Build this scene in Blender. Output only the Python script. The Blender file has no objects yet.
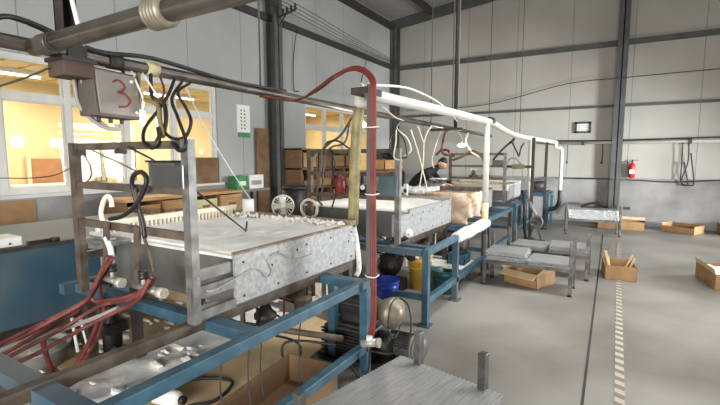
import bpy, bmesh, math, random
from mathutils import Vector, Matrix
random.seed(7)
S = bpy.context.scene
COL = S.collection
V = Vector

# ---------------------------------------------------------------- camera, world, lights, exposure
cam_d = bpy.data.cameras.new('camera')
cam_d.sensor_width = 36.0
cam_d.lens = 36.0 * 432.0 / 720.0
cam_d.clip_start = 0.05
cam = bpy.data.objects.new('camera', cam_d)
COL.objects.link(cam)
cam.location = (0, 0, 1.6)
cam.rotation_euler = (math.radians(90 - 5.95), 0, math.radians(30.7))
S.camera = cam
S.view_settings.view_transform = 'Standard'
S.view_settings.look = 'None'
S.view_settings.exposure = 0.0
S.view_settings.gamma = 1.0
S.view_settings.use_curve_mapping = False
S.cycles.max_bounces = 6
S.cycles.diffuse_bounces = 4
S.cycles.transparent_max_bounces = 12
S.cycles.sample_clamp_indirect = 6.0
S.cycles.use_denoising = True

W = bpy.data.worlds.new('daylight')
S.world = W
W.use_nodes = True
W.node_tree.nodes['Background'].inputs[0].default_value = (0.80, 0.90, 1.0, 1)
W.node_tree.nodes['Background'].inputs[1].default_value = 1.0

def area(name, loc, target, sx, sy, energy, color=(1, 1, 1), spread=180):
    d = bpy.data.lights.new(name, 'AREA')
    d.shape = 'RECTANGLE'; d.size = sx; d.size_y = sy
    d.energy = energy; d.color = color; d.spread = math.radians(spread)
    o = bpy.data.objects.new(name, d); COL.objects.link(o)
    o.location = loc
    o.rotation_euler = (V(target) - V(loc)).to_track_quat('-Z', 'Y').to_euler()
    return o
# daylight entering by the big doorway on the right; the other area lamps are added
area('doorway_daylight', (6.2, 9.9, 1.75), (-0.6, 6.0, 0.1), 2.6, 2.4, 500, (0.93, 0.97, 1.0), 125)
area('added_far_wall_light', (6.3, 7.4, 1.3), (-2.4, 12.1, 1.15), 1.6, 0.8, 150, (0.92, 0.95, 1.0), 46)  # extra narrow lamp added to brighten the lower far wall
area('added_back_fill', (0.6, -4.8, 1.5), (-2.2, 2.0, 0.1), 6.0, 2.6, 420, (1.0, 0.985, 0.96), 120)  # unseen fill lamp added behind the camera
area('added_overhead_fill', (0.6, 4.8, 6.0), (-1.2, 4.8, 0), 1.6, 6.0, 250, (0.98, 0.99, 1.0), 100)  # general fill added under the closed roof, no skylight there

# ---------------------------------------------------------------- materials
def hx(r, g, b):
    f = lambda c: ((c / 255) / 12.92) if c <= 10 else (((c / 255) + 0.055) / 1.055) ** 2.4
    return (f(r), f(g), f(b), 1)

def mat(name, c1, c2=None, rough=0.6, metal=0.0, scale=6.0, bump=0.0, bscale=40.0, lo=0.35, hi=0.65, stretch=(1, 1, 1), spec=0.5):
    m = bpy.data.materials.new(name); m.use_nodes = True
    nt = m.node_tree; b = nt.nodes['Principled BSDF']
    b.inputs['Roughness'].default_value = rough
    b.inputs['Metallic'].default_value = metal
    b.inputs['Specular IOR Level'].default_value = spec
    tc = nt.nodes.new('ShaderNodeTexCoord')
    mp = nt.nodes.new('ShaderNodeMapping'); mp.inputs['Scale'].default_value = stretch
    nt.links.new(tc.outputs['Object'], mp.inputs['Vector'])
    n = nt.nodes.new('ShaderNodeTexNoise'); n.inputs['Scale'].default_value = scale
    n.inputs['Detail'].default_value = 5.0
    nt.links.new(mp.outputs['Vector'], n.inputs['Vector'])
    r = nt.nodes.new('ShaderNodeValToRGB')
    r.color_ramp.elements[0].position = lo; r.color_ramp.elements[0].color = c1
    r.color_ramp.elements[1].position = hi; r.color_ramp.elements[1].color = c2 or c1
    nt.links.new(n.outputs['Fac'], r.inputs['Fac'])
    nt.links.new(r.outputs['Color'], b.inputs['Base Color'])
    if bump:
        n2 = nt.nodes.new('ShaderNodeTexNoise'); n2.inputs['Scale'].default_value = bscale
        nt.links.new(mp.outputs['Vector'], n2.inputs['Vector'])
        bp = nt.nodes.new('ShaderNodeBump'); bp.inputs['Strength'].default_value = bump
        bp.inputs['Distance'].default_value = 0.02
        nt.links.new(n2.outputs['Fac'], bp.inputs['Height'])
        nt.links.new(bp.outputs['Normal'], b.inputs['Normal'])
    m['ramp'] = r.name
    return m

def panel_mat(name, c1, c2, axis, pitch, seam):
    """painted insulated wall panels with a thin dark joint every `pitch` metres along `axis`"""
    m = mat(name, c1, c2, rough=0.75, scale=0.8)
    nt = m.node_tree; b = nt.nodes['Principled BSDF']
    ramp = nt.nodes[m['ramp']]
    tc = nt.nodes.new('ShaderNodeTexCoord'); sp = nt.nodes.new('ShaderNodeSeparateXYZ')
    nt.links.new(tc.outputs['Object'], sp.inputs[0])
    dv = nt.nodes.new('ShaderNodeMath'); dv.operation = 'DIVIDE'; dv.inputs[1].default_value = pitch
    nt.links.new(sp.outputs['XYZ'.index(axis)], dv.inputs[0])
    fr = nt.nodes.new('ShaderNodeMath'); fr.operation = 'FRACT'
    nt.links.new(dv.outputs[0], fr.inputs[0])
    lt = nt.nodes.new('ShaderNodeMath'); lt.operation = 'LESS_THAN'; lt.inputs[1].default_value = 0.014
    nt.links.new(fr.outputs[0], lt.inputs[0])
    mx = nt.nodes.new('ShaderNodeMix'); mx.data_type = 'RGBA'
    nt.links.new(lt.outputs[0], mx.inputs['Factor'])
    nt.links.new(ramp.outputs['Color'], mx.inputs['A']); mx.inputs['B'].default_value = seam
    nt.links.new(mx.outputs['Result'], b.inputs['Base Color'])
    return m

def stripe_mat(name, c1, c2, pitch, skew, rough=0.6):
    m = mat(name, c1, c1, rough=rough)
    nt = m.node_tree; b = nt.nodes['Principled BSDF']
    tc = nt.nodes.new('ShaderNodeTexCoord'); sp = nt.nodes.new('ShaderNodeSeparateXYZ')
    nt.links.new(tc.outputs['Object'], sp.inputs[0])
    k = nt.nodes.new('ShaderNodeMath'); k.operation = 'MULTIPLY_ADD'; k.inputs[1].default_value = skew
    nt.links.new(sp.outputs[0], k.inputs[0]); nt.links.new(sp.outputs[1], k.inputs[2])
    dv = nt.nodes.new('ShaderNodeMath'); dv.operation = 'DIVIDE'; dv.inputs[1].default_value = pitch
    nt.links.new(k.outputs[0], dv.inputs[0])
    fr = nt.nodes.new('ShaderNodeMath'); fr.operation = 'FRACT'; nt.links.new(dv.outputs[0], fr.inputs[0])
    lt = nt.nodes.new('ShaderNodeMath'); lt.operation = 'LESS_THAN'; lt.inputs[1].default_value = 0.5
    nt.links.new(fr.outputs[0], lt.inputs[0])
    mx = nt.nodes.new('ShaderNodeMix'); mx.data_type = 'RGBA'
    nt.links.new(lt.outputs[0], mx.inputs['Factor']); mx.inputs['A'].default_value = c1; mx.inputs['B'].default_value = c2
    nt.links.new(mx.outputs['Result'], b.inputs['Base Color'])
    return m

def emit(name, c, s):
    m = bpy.data.materials.new(name); m.use_nodes = True
    nt = m.node_tree; nt.nodes.remove(nt.nodes['Principled BSDF'])
    e = nt.nodes.new('ShaderNodeEmission'); e.inputs[0].default_value = c; e.inputs[1].default_value = s
    nt.links.new(e.outputs[0], nt.nodes['Material Output'].inputs['Surface'])
    return m

def clear(name, tint, gloss=0.08, rough=0.05):
    m = bpy.data.materials.new(name); m.use_nodes = True
    nt = m.node_tree; nt.nodes.remove(nt.nodes['Principled BSDF'])
    t = nt.nodes.new('ShaderNodeBsdfTransparent'); t.inputs[0].default_value = tint
    g = nt.nodes.new('ShaderNodeBsdfGlossy'); g.inputs['Roughness'].default_value = rough
    x = nt.nodes.new('ShaderNodeMixShader'); x.inputs[0].default_value = gloss
    nt.links.new(t.outputs[0], x.inputs[1]); nt.links.new(g.outputs[0], x.inputs[2])
    nt.links.new(x.outputs[0], nt.nodes['Material Output'].inputs['Surface'])
    return m

M = {}
M['wall_left'] = panel_mat('left wall panels', hx(158, 158, 154), hx(168, 168, 164), 'Y', 1.15, hx(130, 130, 126))
M['wall_far'] = panel_mat('far wall panels', hx(164, 161, 151), hx(176, 173, 164), 'X', 1.3, hx(136, 134, 126))
M['dado'] = mat('cement dado', hx(120, 118, 114), hx(158, 156, 152), rough=0.85, scale=1.3, bump=0.2, bscale=18)
M['floor'] = mat('concrete floor', hx(90, 85, 76), hx(147, 144, 136), rough=0.42, scale=0.6, bump=0.05, bscale=25, lo=0.3, hi=0.62)
M['ceiling'] = mat('roof panels', hx(146, 144, 138), hx(154, 152, 146), rough=0.8)
M['steel_grey'] = mat('grey painted steel', hx(70, 70, 68), hx(86, 86, 83), rough=0.6, scale=3)
M['rack_steel'] = mat('dark scuffed steel tube', hx(74, 72, 68), hx(108, 106, 101), rough=0.4, metal=0.5, scale=12)
M['brown_box'] = mat('dark brown box', hx(66, 50, 40), hx(84, 66, 54), rough=0.7, scale=6)
M['steel_dark'] = mat('dark steel', hx(52, 48, 44), hx(70, 64, 58), rough=0.6, metal=0.2, scale=8)
M['rust_steel'] = mat('rusty brown steel', hx(74, 62, 52), hx(104, 92, 80), rough=0.65, metal=0.3, scale=10)
M['bare_steel'] = mat('bare steel tube', hx(100, 98, 94), hx(136, 134, 129), rough=0.45, metal=0.4, scale=12)
M['galv'] = mat('galvanized sheet', hx(138, 138, 136), hx(164, 164, 162), rough=0.5, metal=0.2, scale=34, bump=0.05, bscale=60)
M['galv_dark'] = mat('dark dull sheet', hx(92, 91, 86), hx(116, 114, 108), rough=0.6, metal=0.3, scale=4)
M['pipe_iron'] = mat('iron pipe', hx(78, 71, 64), hx(112, 104, 96), rough=0.4, metal=0.5, scale=5, stretch=(1, 1, 3))
M['blue'] = mat('blue painted steel', hx(42, 74, 90), hx(68, 102, 116), rough=0.5, scale=9, lo=0.4, hi=0.75)
M['blue_dusty'] = mat('dusty blue steel', hx(40, 70, 86), hx(88, 98, 100), rough=0.5, scale=1.3, lo=0.42, hi=0.72)
M['white_foam'] = mat('white wet foam', hx(232, 231, 227), hx(246, 246, 243), rough=0.45, scale=5, bump=0.5, bscale=14)
M['crumb'] = mat('foam crumbs', hx(212, 206, 194), hx(238, 235, 228), rough=0.8, scale=30, bump=0.6, bscale=60)
M['cream'] = mat('cream cover', hx(226, 216, 190), hx(238, 232, 214), rough=0.7, scale=6, bump=0.2, bscale=20)
M['dusty_white'] = mat('dusty white top', hx(220, 217, 206), hx(236, 234, 227), rough=0.7, scale=4, bump=0.2, bscale=20)
M['brown_rim'] = mat('brown stained rim', hx(110, 92, 76), hx(150, 134, 118), rough=0.7, scale=14)
M['white_pvc'] = mat('white plastic pipe', hx(206, 203, 192), hx(218, 215, 205), rough=0.45, scale=5)
M['white_plain'] = mat('white plastic', hx(222, 222, 216), hx(232, 232, 228), rough=0.5)
M['yellowed'] = mat('yellowed plastic', hx(206, 192, 140), hx(228, 218, 178), rough=0.5, scale=8)
M['olive'] = mat('olive stained hose', hx(112, 102, 62), hx(150, 140, 96), rough=0.55, scale=10, bump=0.15)
M['red'] = mat('dull red hose', hx(98, 30, 24), hx(126, 48, 38), rough=0.5, scale=8)
M['red_dusty'] = mat('dusty red hose', hx(92, 38, 33), hx(128, 70, 62), rough=0.55, scale=9)
M['red_bright'] = mat('red paint', hx(190, 30, 28), hx(204, 44, 38), rough=0.35)
M['black'] = mat('black rubber', hx(26, 24, 23), hx(40, 37, 35), rough=0.5)
M['motor'] = mat('black oily iron', hx(34, 32, 30), hx(58, 55, 51), rough=0.55, metal=0.2, scale=12)
M['motor_grey'] = mat('grey cast iron', hx(88, 90, 88), hx(120, 122, 120), rough=0.55, metal=0.3, scale=10)
M['pale_alu'] = mat('pale cast aluminium', hx(168, 162, 150), hx(196, 190, 178), rough=0.45, metal=0.3, scale=8)
M['olive_grey'] = mat('aged brass fitting', hx(120, 112, 94), hx(148, 140, 122), rough=0.45, metal=0.4, scale=8)
M['card'] = mat('cardboard', hx(146, 112, 74), hx(164, 130, 90), rough=0.85, scale=5)
M['card_pale'] = mat('pale cardboard', hx(196, 168, 126), hx(214, 188, 148), rough=0.85, scale=5)
M['card_dark'] = mat('worn brown cardboard', hx(104, 78, 54), hx(128, 100, 72), rough=0.9, scale=4)
M['wood'] = mat('pale wood', hx(176, 132, 84), hx(200, 160, 108), rough=0.65, scale=5, stretch=(6, 1, 6))
M['wood_dark'] = mat('dark wood', hx(112, 84, 58), hx(136, 104, 74), rough=0.7, scale=5, stretch=(6, 1, 6))
M['sheet'] = mat('crimped foil mesh', hx(156, 156, 154), hx(188, 188, 187), rough=0.3, metal=0.5, scale=60, bump=0.2, bscale=90, stretch=(0.15, 3, 1))
M['peach'] = mat('crinkled peach foam', hx(204, 172, 142), hx(230, 210, 188), rough=0.7, scale=7, bump=0.8, bscale=9)
M['white_crinkle'] = mat('crinkled white film', hx(214, 214, 210), hx(236, 236, 234), rough=0.35, scale=9, bump=0.7, bscale=14)
M['bucket_blue'] = mat('blue plastic', hx(22, 50, 148), hx(34, 66, 170), rough=0.35)
M['bucket_yellow'] = mat('yellow plastic', hx(206, 160, 52), hx(222, 180, 76), rough=0.4)
M['teal'] = mat('teal plastic', hx(28, 78, 84), hx(40, 96, 102), rough=0.4)
M['win_frame'] = mat('white window frame', hx(196, 194, 186), hx(206, 204, 197), rough=0.5)
M['glass'] = clear('window glass', (0.97, 0.97, 0.96, 1), 0.012, 0.02)
M['film'] = clear('clear plastic film', (0.9, 0.9, 0.9, 1), 0.3, 0.25)
M['annex_wall'] = mat('yellow board wall', hx(216, 196, 150), hx(228, 208, 162), rough=0.8, scale=1.5)
M['annex_ceiling'] = mat('yellow ribbed ceiling', hx(226, 206, 158), hx(238, 220, 176), rough=0.8, scale=3)
M['annex_floor'] = mat('annex concrete', hx(150, 140, 120), hx(166, 156, 136), rough=0.7)
M['annex_brown'] = mat('reddish board', hx(164, 116, 78), hx(178, 130, 92), rough=0.8)
M['annex_pale'] = mat('pale painted board', hx(220, 206, 166), hx(230, 218, 182), rough=0.7)
M['tube_light'] = emit('fluorescent tube', (1.0, 0.92, 0.75, 1), 6.0)
M['bulb'] = emit('lit bulb', (1.0, 0.95, 0.85, 1), 6.0)
M['bulb_soft'] = emit('lit bulb soft', (1.0, 0.97, 0.9, 1), 3.0)
M['paper'] = mat('white paper', hx(224, 222, 214), hx(232, 230, 224), rough=0.8)
M['green'] = mat('green print', hx(50, 116, 66), hx(70, 140, 84), rough=0.6)
M['ink'] = mat('dark print', hx(62, 60, 58), hx(74, 72, 70), rough=0.7)
M['mark_red'] = mat('brush painted red', hx(112, 40, 30), hx(128, 52, 40), rough=0.8)
M['box_grey'] = mat('grey box enamel', hx(142, 138, 132), hx(158, 154, 148), rough=0.55, scale=4)
M['box_grey_dark'] = mat('dark grey box enamel', hx(72, 66, 60), hx(88, 82, 76), rough=0.6, scale=4)
M['box_enamel'] = mat('dull box enamel', hx(118, 112, 106), hx(134, 128, 121), rough=0.6, scale=4)
M['green_grey'] = mat('blue grey enamel', hx(72, 88, 92), hx(90, 106, 108), rough=0.5)
M['skin'] = mat('skin', hx(196, 150, 124), hx(206, 160, 134), rough=0.6)
M['hair'] = mat('black hair', hx(24, 20, 18), hx(34, 30, 27), rough=0.6)
M['cloth_dark'] = mat('dark jacket', hx(30, 30, 34), hx(42, 42, 46), rough=0.85)
M['cloth_trouser'] = mat('dark trousers', hx(40, 42, 50), hx(52, 54, 62), rough=0.9)
M['tape'] = stripe_mat('striped floor tape', hx(172, 166, 150), hx(118, 112, 100), 0.13, 0.5)
M['joint'] = mat('dark floor joint', hx(40, 39, 37), hx(54, 52, 49), rough=0.8)
M['wet'] = mat('white foam slurry', hx(236, 234, 229), hx(250, 249, 246), rough=0.4, scale=5, bump=0.4, bscale=12)

# ---------------------------------------------------------------- mesh helpers
def catmull(pts, k=6):
    p = [V(q) for q in pts]
    if len(p) < 3: return p
    p = [p[0] * 2 - p[1]] + p + [p[-1] * 2 - p[-2]]
    out = []
    for i in range(1, len(p) - 2):
        a, b, c, d = p[i - 1], p[i], p[i + 1], p[i + 2]
        for j in range(k):
            t = j / k
            out.append(0.5 * ((2 * b) + (c - a) * t + (2 * a - 5 * b + 4 * c - d) * t * t + (3 * b - a - 3 * c + d) * t ** 3))
    out.append(p[-2])
    return out

class MB:
    """collects boxes, bars, tubes and turned shapes into one mesh"""
    def __init__(s): s.bm = bmesh.new()
    def hexa(s, c):
        v = [s.bm.verts.new(q) for q in c]
        for f in ((0, 3, 2, 1), (4, 5, 6, 7), (0, 1, 5, 4), (1, 2, 6, 5), (2, 3, 7, 6), (3, 0, 4, 7)):
            s.bm.faces.new([v[i] for i in f])
        return s
    def box(s, x0, y0, z0, x1, y1, z1):
        return s.hexa([(x0, y0, z0), (x1, y0, z0), (x1, y1, z0), (x0, y1, z0), (x0, y0, z1), (x1, y0, z1), (x1, y1, z1), (x0, y1, z1)])
    def bar(s, p, q, w, h=None):
        h = h or w
        p, q = V(p), V(q); d = (q - p).normalized()
        u = V((0, 0, 1)) if abs(d.z) < 0.9 else V((0, 1, 0))
        a = d.cross(u).normalized(); u = a.cross(d).normalized()
        a = a * (w / 2); u = u * (h / 2)
        return s.hexa([p - a - u, p + a - u, q + a - u, q - a - u, p - a + u, p + a + u, q + a + u, q - a + u])
    def tube(s, pts, r, n=8, k=6, smooth=True, radii=None):
        P = catmull(pts, k) if smooth else [V(q) for q in pts]
        if radii:
            R = [radii[min(len(radii) - 1, i * (len(radii) - 1) // max(1, len(P) - 1))] for i in range(len(P))]
        else: R = [r] * len(P)
        up = None; rings = []
        for i, q in enumerate(P):
            d = (P[min(i + 1, len(P) - 1)] - P[max(i - 1, 0)])
            d = d.normalized() if d.length > 1e-7 else V((0, 0, 1))
            if up is None:
                up = d.orthogonal().normalized()
            up = (up - d * up.dot(d))
            up = up.normalized() if up.length > 1e-6 else d.orthogonal().normalized()
            w = d.cross(up)
            rings.append([s.bm.verts.new(q + (up * math.cos(2 * math.pi * j / n) + w * math.sin(2 * math.pi * j / n)) * R[i]) for j in range(n)])
        for i in range(len(rings) - 1):
            for j in range(n):
                f = s.bm.faces.new([rings[i][j], rings[i][(j + 1) % n], rings[i + 1][(j + 1) % n], rings[i + 1][j]]); f.smooth = True
        s.bm.faces.new(rings[0][::-1]); s.bm.faces.new(rings[-1])
        return s
    def cyl(s, p, q, r, n=16, r2=None):
        return s.tube([p, q], r, n, smooth=False, radii=None if r2 is None else [r, r2])
    def lathe(s, c, prof, n=20, axis=(0, 0, 1), closed=False):
        """turn (radius, height) pairs around `axis` through c"""
        ax = V(axis).normalized(); u = ax.orthogonal().normalized(); w = ax.cross(u); c = V(c)
        rings = []
        for r, h in prof:
            if r < 1e-5: rings.append([s.bm.verts.new(c + ax * h)])
            else: rings.append([s.bm.verts.new(c + ax * h + (u * math.cos(2 * math.pi * j / n) + w * math.sin(2 * math.pi * j / n)) * r) for j in range(n)])
        for a, b in zip(rings, rings[1:]):
            for j in range(n):
                t = (j + 1) % n
                if len(a) == 1 and len(b) == 1: continue
                if len(a) == 1: f = s.bm.faces.new([a[0], b[t], b[j]])
                elif len(b) == 1: f = s.bm.faces.new([a[j], a[t], b[0]])
                else: f = s.bm.faces.new([a[j], a[t], b[t], b[j]])
                f.smooth = True
        if not closed:
            if len(rings[0]) > 1: s.bm.faces.new(rings[0][::-1])
            if len(rings[-1]) > 1: s.bm.faces.new(rings[-1])
        return s
    def prism(s, poly, z0, z1):
        a = [s.bm.verts.new((x, y, z0)) for x, y in poly]; b = [s.bm.verts.new((x, y, z1)) for x, y in poly]
        s.bm.faces.new(a[::-1]); s.bm.faces.new(b)
        for i in range(len(poly)):
            t = (i + 1) % len(poly); s.bm.faces.new([a[i], a[t], b[t], b[i]])
        return s
    def slab(s, x0, y0, x1, y1, z0, zf, nx, ny):
        """a slab whose top follows zf(x, y)"""
        g = [[s.bm.verts.new((x0 + (x1 - x0) * i / nx, y0 + (y1 - y0) * j / ny, zf(x0 + (x1 - x0) * i / nx, y0 + (y1 - y0) * j / ny))) for j in range(ny + 1)] for i in range(nx + 1)]
        for i in range(nx):
            for j in range(ny):
                f = s.bm.faces.new([g[i][j], g[i + 1][j], g[i + 1][j + 1], g[i][j + 1]]); f.smooth = True
        rim = [g[i][0] for i in range(nx + 1)] + [g[nx][j] for j in range(1, ny + 1)] + [g[i][ny] for i in range(nx - 1, -1, -1)] + [g[0][j] for j in range(ny - 1, 0, -1)]
        low = [s.bm.verts.new((v.co.x, v.co.y, z0)) for v in rim]
        for i in range(len(rim)):
            t = (i + 1) % len(rim); s.bm.faces.new([rim[t], rim[i], low[i], low[t]])
        s.bm.faces.new(low[::-1])
        return s
    def blob(s, c, r, jit=0.3, sub=1, sq=(1, 1, 1)):
        res = bmesh.ops.create_icosphere(s.bm, subdivisions=sub, radius=r)
        for v in res['verts']:
            k = 1 + random.uniform(-jit, jit)
            v.co = V((v.co.x * sq[0] * k, v.co.y * sq[1] * k, v.co.z * sq[2] * k)) + V(c)
        return s
    def build(s, name, m, parent=None, bevel=0.0):
        bmesh.ops.recalc_face_normals(s.bm, faces=s.bm.faces)
        o = bpy.data.objects.new(name, bpy.data.meshes.new(name))
        vs = [v.co for v in s.bm.verts]
        if parent is None:
            lo = V((min(v.x for v in vs), min(v.y for v in vs), min(v.z for v in vs))); hi = V((max(v.x for v in vs), max(v.y for v in vs), max(v.z for v in vs)))
            org = V(((lo.x + hi.x) / 2, (lo.y + hi.y) / 2, lo.z))
            off = org
        else:
            off = V((0, 0, 0)); p = parent
            while p is not None: off = off + p.location; p = p.parent
            org = V((0, 0, 0))
        bmesh.ops.translate(s.bm, verts=s.bm.verts, vec=-off)
        s.bm.to_mesh(o.data); s.bm.free()
        o.data.materials.append(M[m] if isinstance(m, str) else m)
        o.location = org
        COL.objects.link(o)
        if parent is not None: o.parent = parent
        if bevel:
            b = o.modifiers.new('bevel', 'BEVEL'); b.width = bevel; b.segments = 2; b.limit_method = 'ANGLE'
        return o

def tag(o, label, cat, group=None, kind=None):
    o['label'] = label; o['category'] = cat
    if group: o['group'] = group
    if kind: o['kind'] = kind
    return o
def thing(name, label, cat, loc, group=None):
    o = bpy.data.objects.new(name, None); COL.objects.link(o); o.location = loc
    o.empty_display_size = 0.1
    return tag(o, label, cat, group)
def struct(o): o['kind'] = 'structure'; return o
def copy_tree(o, parent=None):
    c = o.copy(); COL.objects.link(c)
    if parent is not None: c.parent = parent
    for ch in list(o.children): copy_tree(ch, c)
    return c
def hose(name, label, cat, pts, r, m, group=None, n=8, k=6, smooth=True):
    return tag(MB().tube(pts, r, n, k, smooth).build(name, m), label, cat, group)
# ---------------------------------------------------------------- the room
XL, YF, XR, YB = -6.0, 12.1, 6.5, -5.0
struct(MB().box(XL - 0.25, YB, -0.1, XR + 0.25, YF + 0.25, 0).build('floor', 'floor'))
j = MB()
j.hexa([(-0.106, 1.0, 0), (-0.088, 1.0, 0), (-0.173, 10.2, 0), (-0.191, 10.2, 0), (-0.106, 1.0, 0.003), (-0.088, 1.0, 0.003), (-0.173, 10.2, 0.003), (-0.191, 10.2, 0.003)])
struct(j.build('trim_1', 'joint'))
tag(MB().box(0.065, 2.2, 0, 0.125, 9.2, 0.003).build('floor_tape', 'tape'), 'worn striped hazard tape running along the concrete aisle', 'floor tape')

# left wall with its two window openings
W1 = (0.75, 5.27); W2 = (7.72, 10.95); ZS, ZT = 1.16, 2.80
w = MB()
w.box(XL - 0.12, YB, ZT, XL, YF, 5.75)
w.box(XL - 0.12, YB, 1.13, XL, W1[0], ZT); w.box(XL - 0.12, W1[1], 1.13, XL, W2[0], ZT); w.box(XL - 0.12, W2[1], 1.13, XL, YF, ZT)
struct(w.build('wall_left', 'wall_left'))
struct(MB().box(XL - 0.2, YB, 0, XL + 0.03, YF, 1.13).build('dado_left', 'dado'))
struct(MB().box(XL - 0.12, YF, 1.11, XR, YF + 0.15, 7.4).build('wall_far', 'wall_far'))
struct(MB().box(XL - 0.12, YF - 0.05, 0, XR, YF + 0.15, 1.11).build('dado_far', 'dado'))
w = MB()                                                     # right wall with the big doorway
w.box(XR, YB, 0, XR + 0.15, 8.2, 7.3); w.box(XR, 11.6, 0, XR + 0.15, YF, 7.3); w.box(XR, 8.2, 3.4, XR + 0.15, 11.6, 7.3)
struct(w.build('wall_right', 'wall_left'))
w = MB()
w.box(XL, YB - 0.15, 0, -2.5, YB, 7.3); w.box(4.5, YB - 0.15, 0, XR, YB, 7.3); w.box(-2.5, YB - 0.15, 4.2, 4.5, YB, 7.3)
struct(w.build('wall_back', 'wall_far'))
SL = 0.115
def roof_z(x): return 5.62 + SL * (x + 6.0)
w = MB()
def slope_slab(b, x0, x1, y0, y1, th=0.08):
    b.hexa([(x0, y0, roof_z(x0)), (x1, y0, roof_z(x1)), (x1, y1, roof_z(x1)), (x0, y1, roof_z(x0)),
            (x0, y0, roof_z(x0) + th), (x1, y0, roof_z(x1) + th), (x1, y1, roof_z(x1) + th), (x0, y1, roof_z(x0) + th)])
slope_slab(w, XL - 0.12, XR + 0.15, YB - 0.15, YF + 0.15)
struct(w.build('ceiling', 'ceiling'))
for x in (-4.7, -2.9, -1.1, 0.7, 2.5, 4.3):
    struct(MB().box(x - 0.04, YB, roof_z(x) - 0.18, x + 0.04, YF, roof_z(x) - 0.02).build('purlin', 'steel_dark'))
g = MB(); g.bar((XL, YF - 0.12, roof_z(XL) - 0.12), (XR, YF - 0.12, roof_z(XR) - 0.12), 0.18, 0.24)
struct(g.build('rafter', 'steel_grey'))
struct(MB().box(XL, YB, 5.36, XL + 0.16, YF, 5.50).build('eave_beam', 'steel_dark'))
# columns (rolled I sections) and wall rails
def column(x, y, zt, along):
    b = MB(); a, t, d = 0.11, 0.012, 0.11
    if along == 'x':
        b.box(x - a, y - d, 0, x + a, y - d + t, zt); b.box(x - a, y + d - t, 0, x + a, y + d, zt); b.box(x - t, y - d, 0, x + t, y + d, zt)
    else:
        b.box(x - d, y - a, 0, x - d + t, y + a, zt); b.box(x + d - t, y - a, 0, x + d, y + a, zt); b.box(x - d, y - t, 0, x + d, y + t, zt)
    return struct(b.build('column', 'steel_grey'))
column(-0.03, YF - 0.16, roof_z(0) - 0.2, 'x'); column(XL + 0.13, YF - 0.16, 5.4, 'x'); column(3.6, YF - 0.16, roof_z(3.6) - .2, 'x')
for y in (-1.2, 6.62): column(XL + 0.13, y, 5.4, 'y')
struct(MB().box(XL, YF - 0.08, 4.2, XR, YF, 4.32).build('wall_rail', 'steel_grey'))
struct(MB().box(XL, YF - 0.06, 2.79, XR, YF, 2.85).build('wall_rail', 'steel_grey'))
struct(MB().box(XL, YB, 4.22, XL + 0.09, YF, 4.34).build('wall_rail', 'steel_dark'))

def window(name, y0, y1, mull, tz, thin):
    f = MB(); a, b = XL - 0.11, XL - 0.03
    f.box(a + .004, y0, ZS, b - .004, y1, ZS + 0.07); f.box(a + .004, y0, ZT - 0.06, b - .004, y1, ZT); f.box(a + .004, y0, tz - 0.04, b - .004, y1, tz + 0.04)
    for y in [y0 + 0.035] + mull + [y1 - 0.035]: f.box(a, y - 0.04, ZS + .001, b, y + 0.04, ZT - .001)
    o = struct(f.build(name, 'win_frame'))
    ys = [y0 + 0.035] + mull + [y1 - 0.035]
    for u, v in zip(ys, ys[1:]):
        for z0, z1 in ((ZS + 0.07, tz - 0.04), (tz + 0.04, ZT - 0.06)):
            s = MB()                                        # thin sash inside each opening
            for q in ((u + 0.04, z0, u + 0.058, z1), (v - 0.058, z0, v - 0.04, z1), (u + 0.058, z0, v - 0.058, z0 + 0.018), (u + 0.058, z1 - 0.018, v - 0.058, z1)):
                s.box(a + 0.02, q[0], q[1], b - 0.02, q[2], q[3])
            so = s.build('sash', 'win_frame', o)
            MB().box(XL - 0.073, u + 0.055, z0 + 0.015, XL - 0.067, v - 0.055, z1 - 0.015).build('pane', 'glass', so)
    struct(MB().box(XL - 0.03, y0 - 0.05, ZS - 0.035, XL + 0.07, y1 + 0.05, ZS + 0.005).build('window_sill', 'win_frame'))
window('window_1', W1[0], W1[1], [1.45, 2.17, 2.90, 3.66, 4.44], 2.31, 0)
window('window_2', W2[0], W2[1], [8.53, 9.30, 10.1], 2.29, 0)

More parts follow.
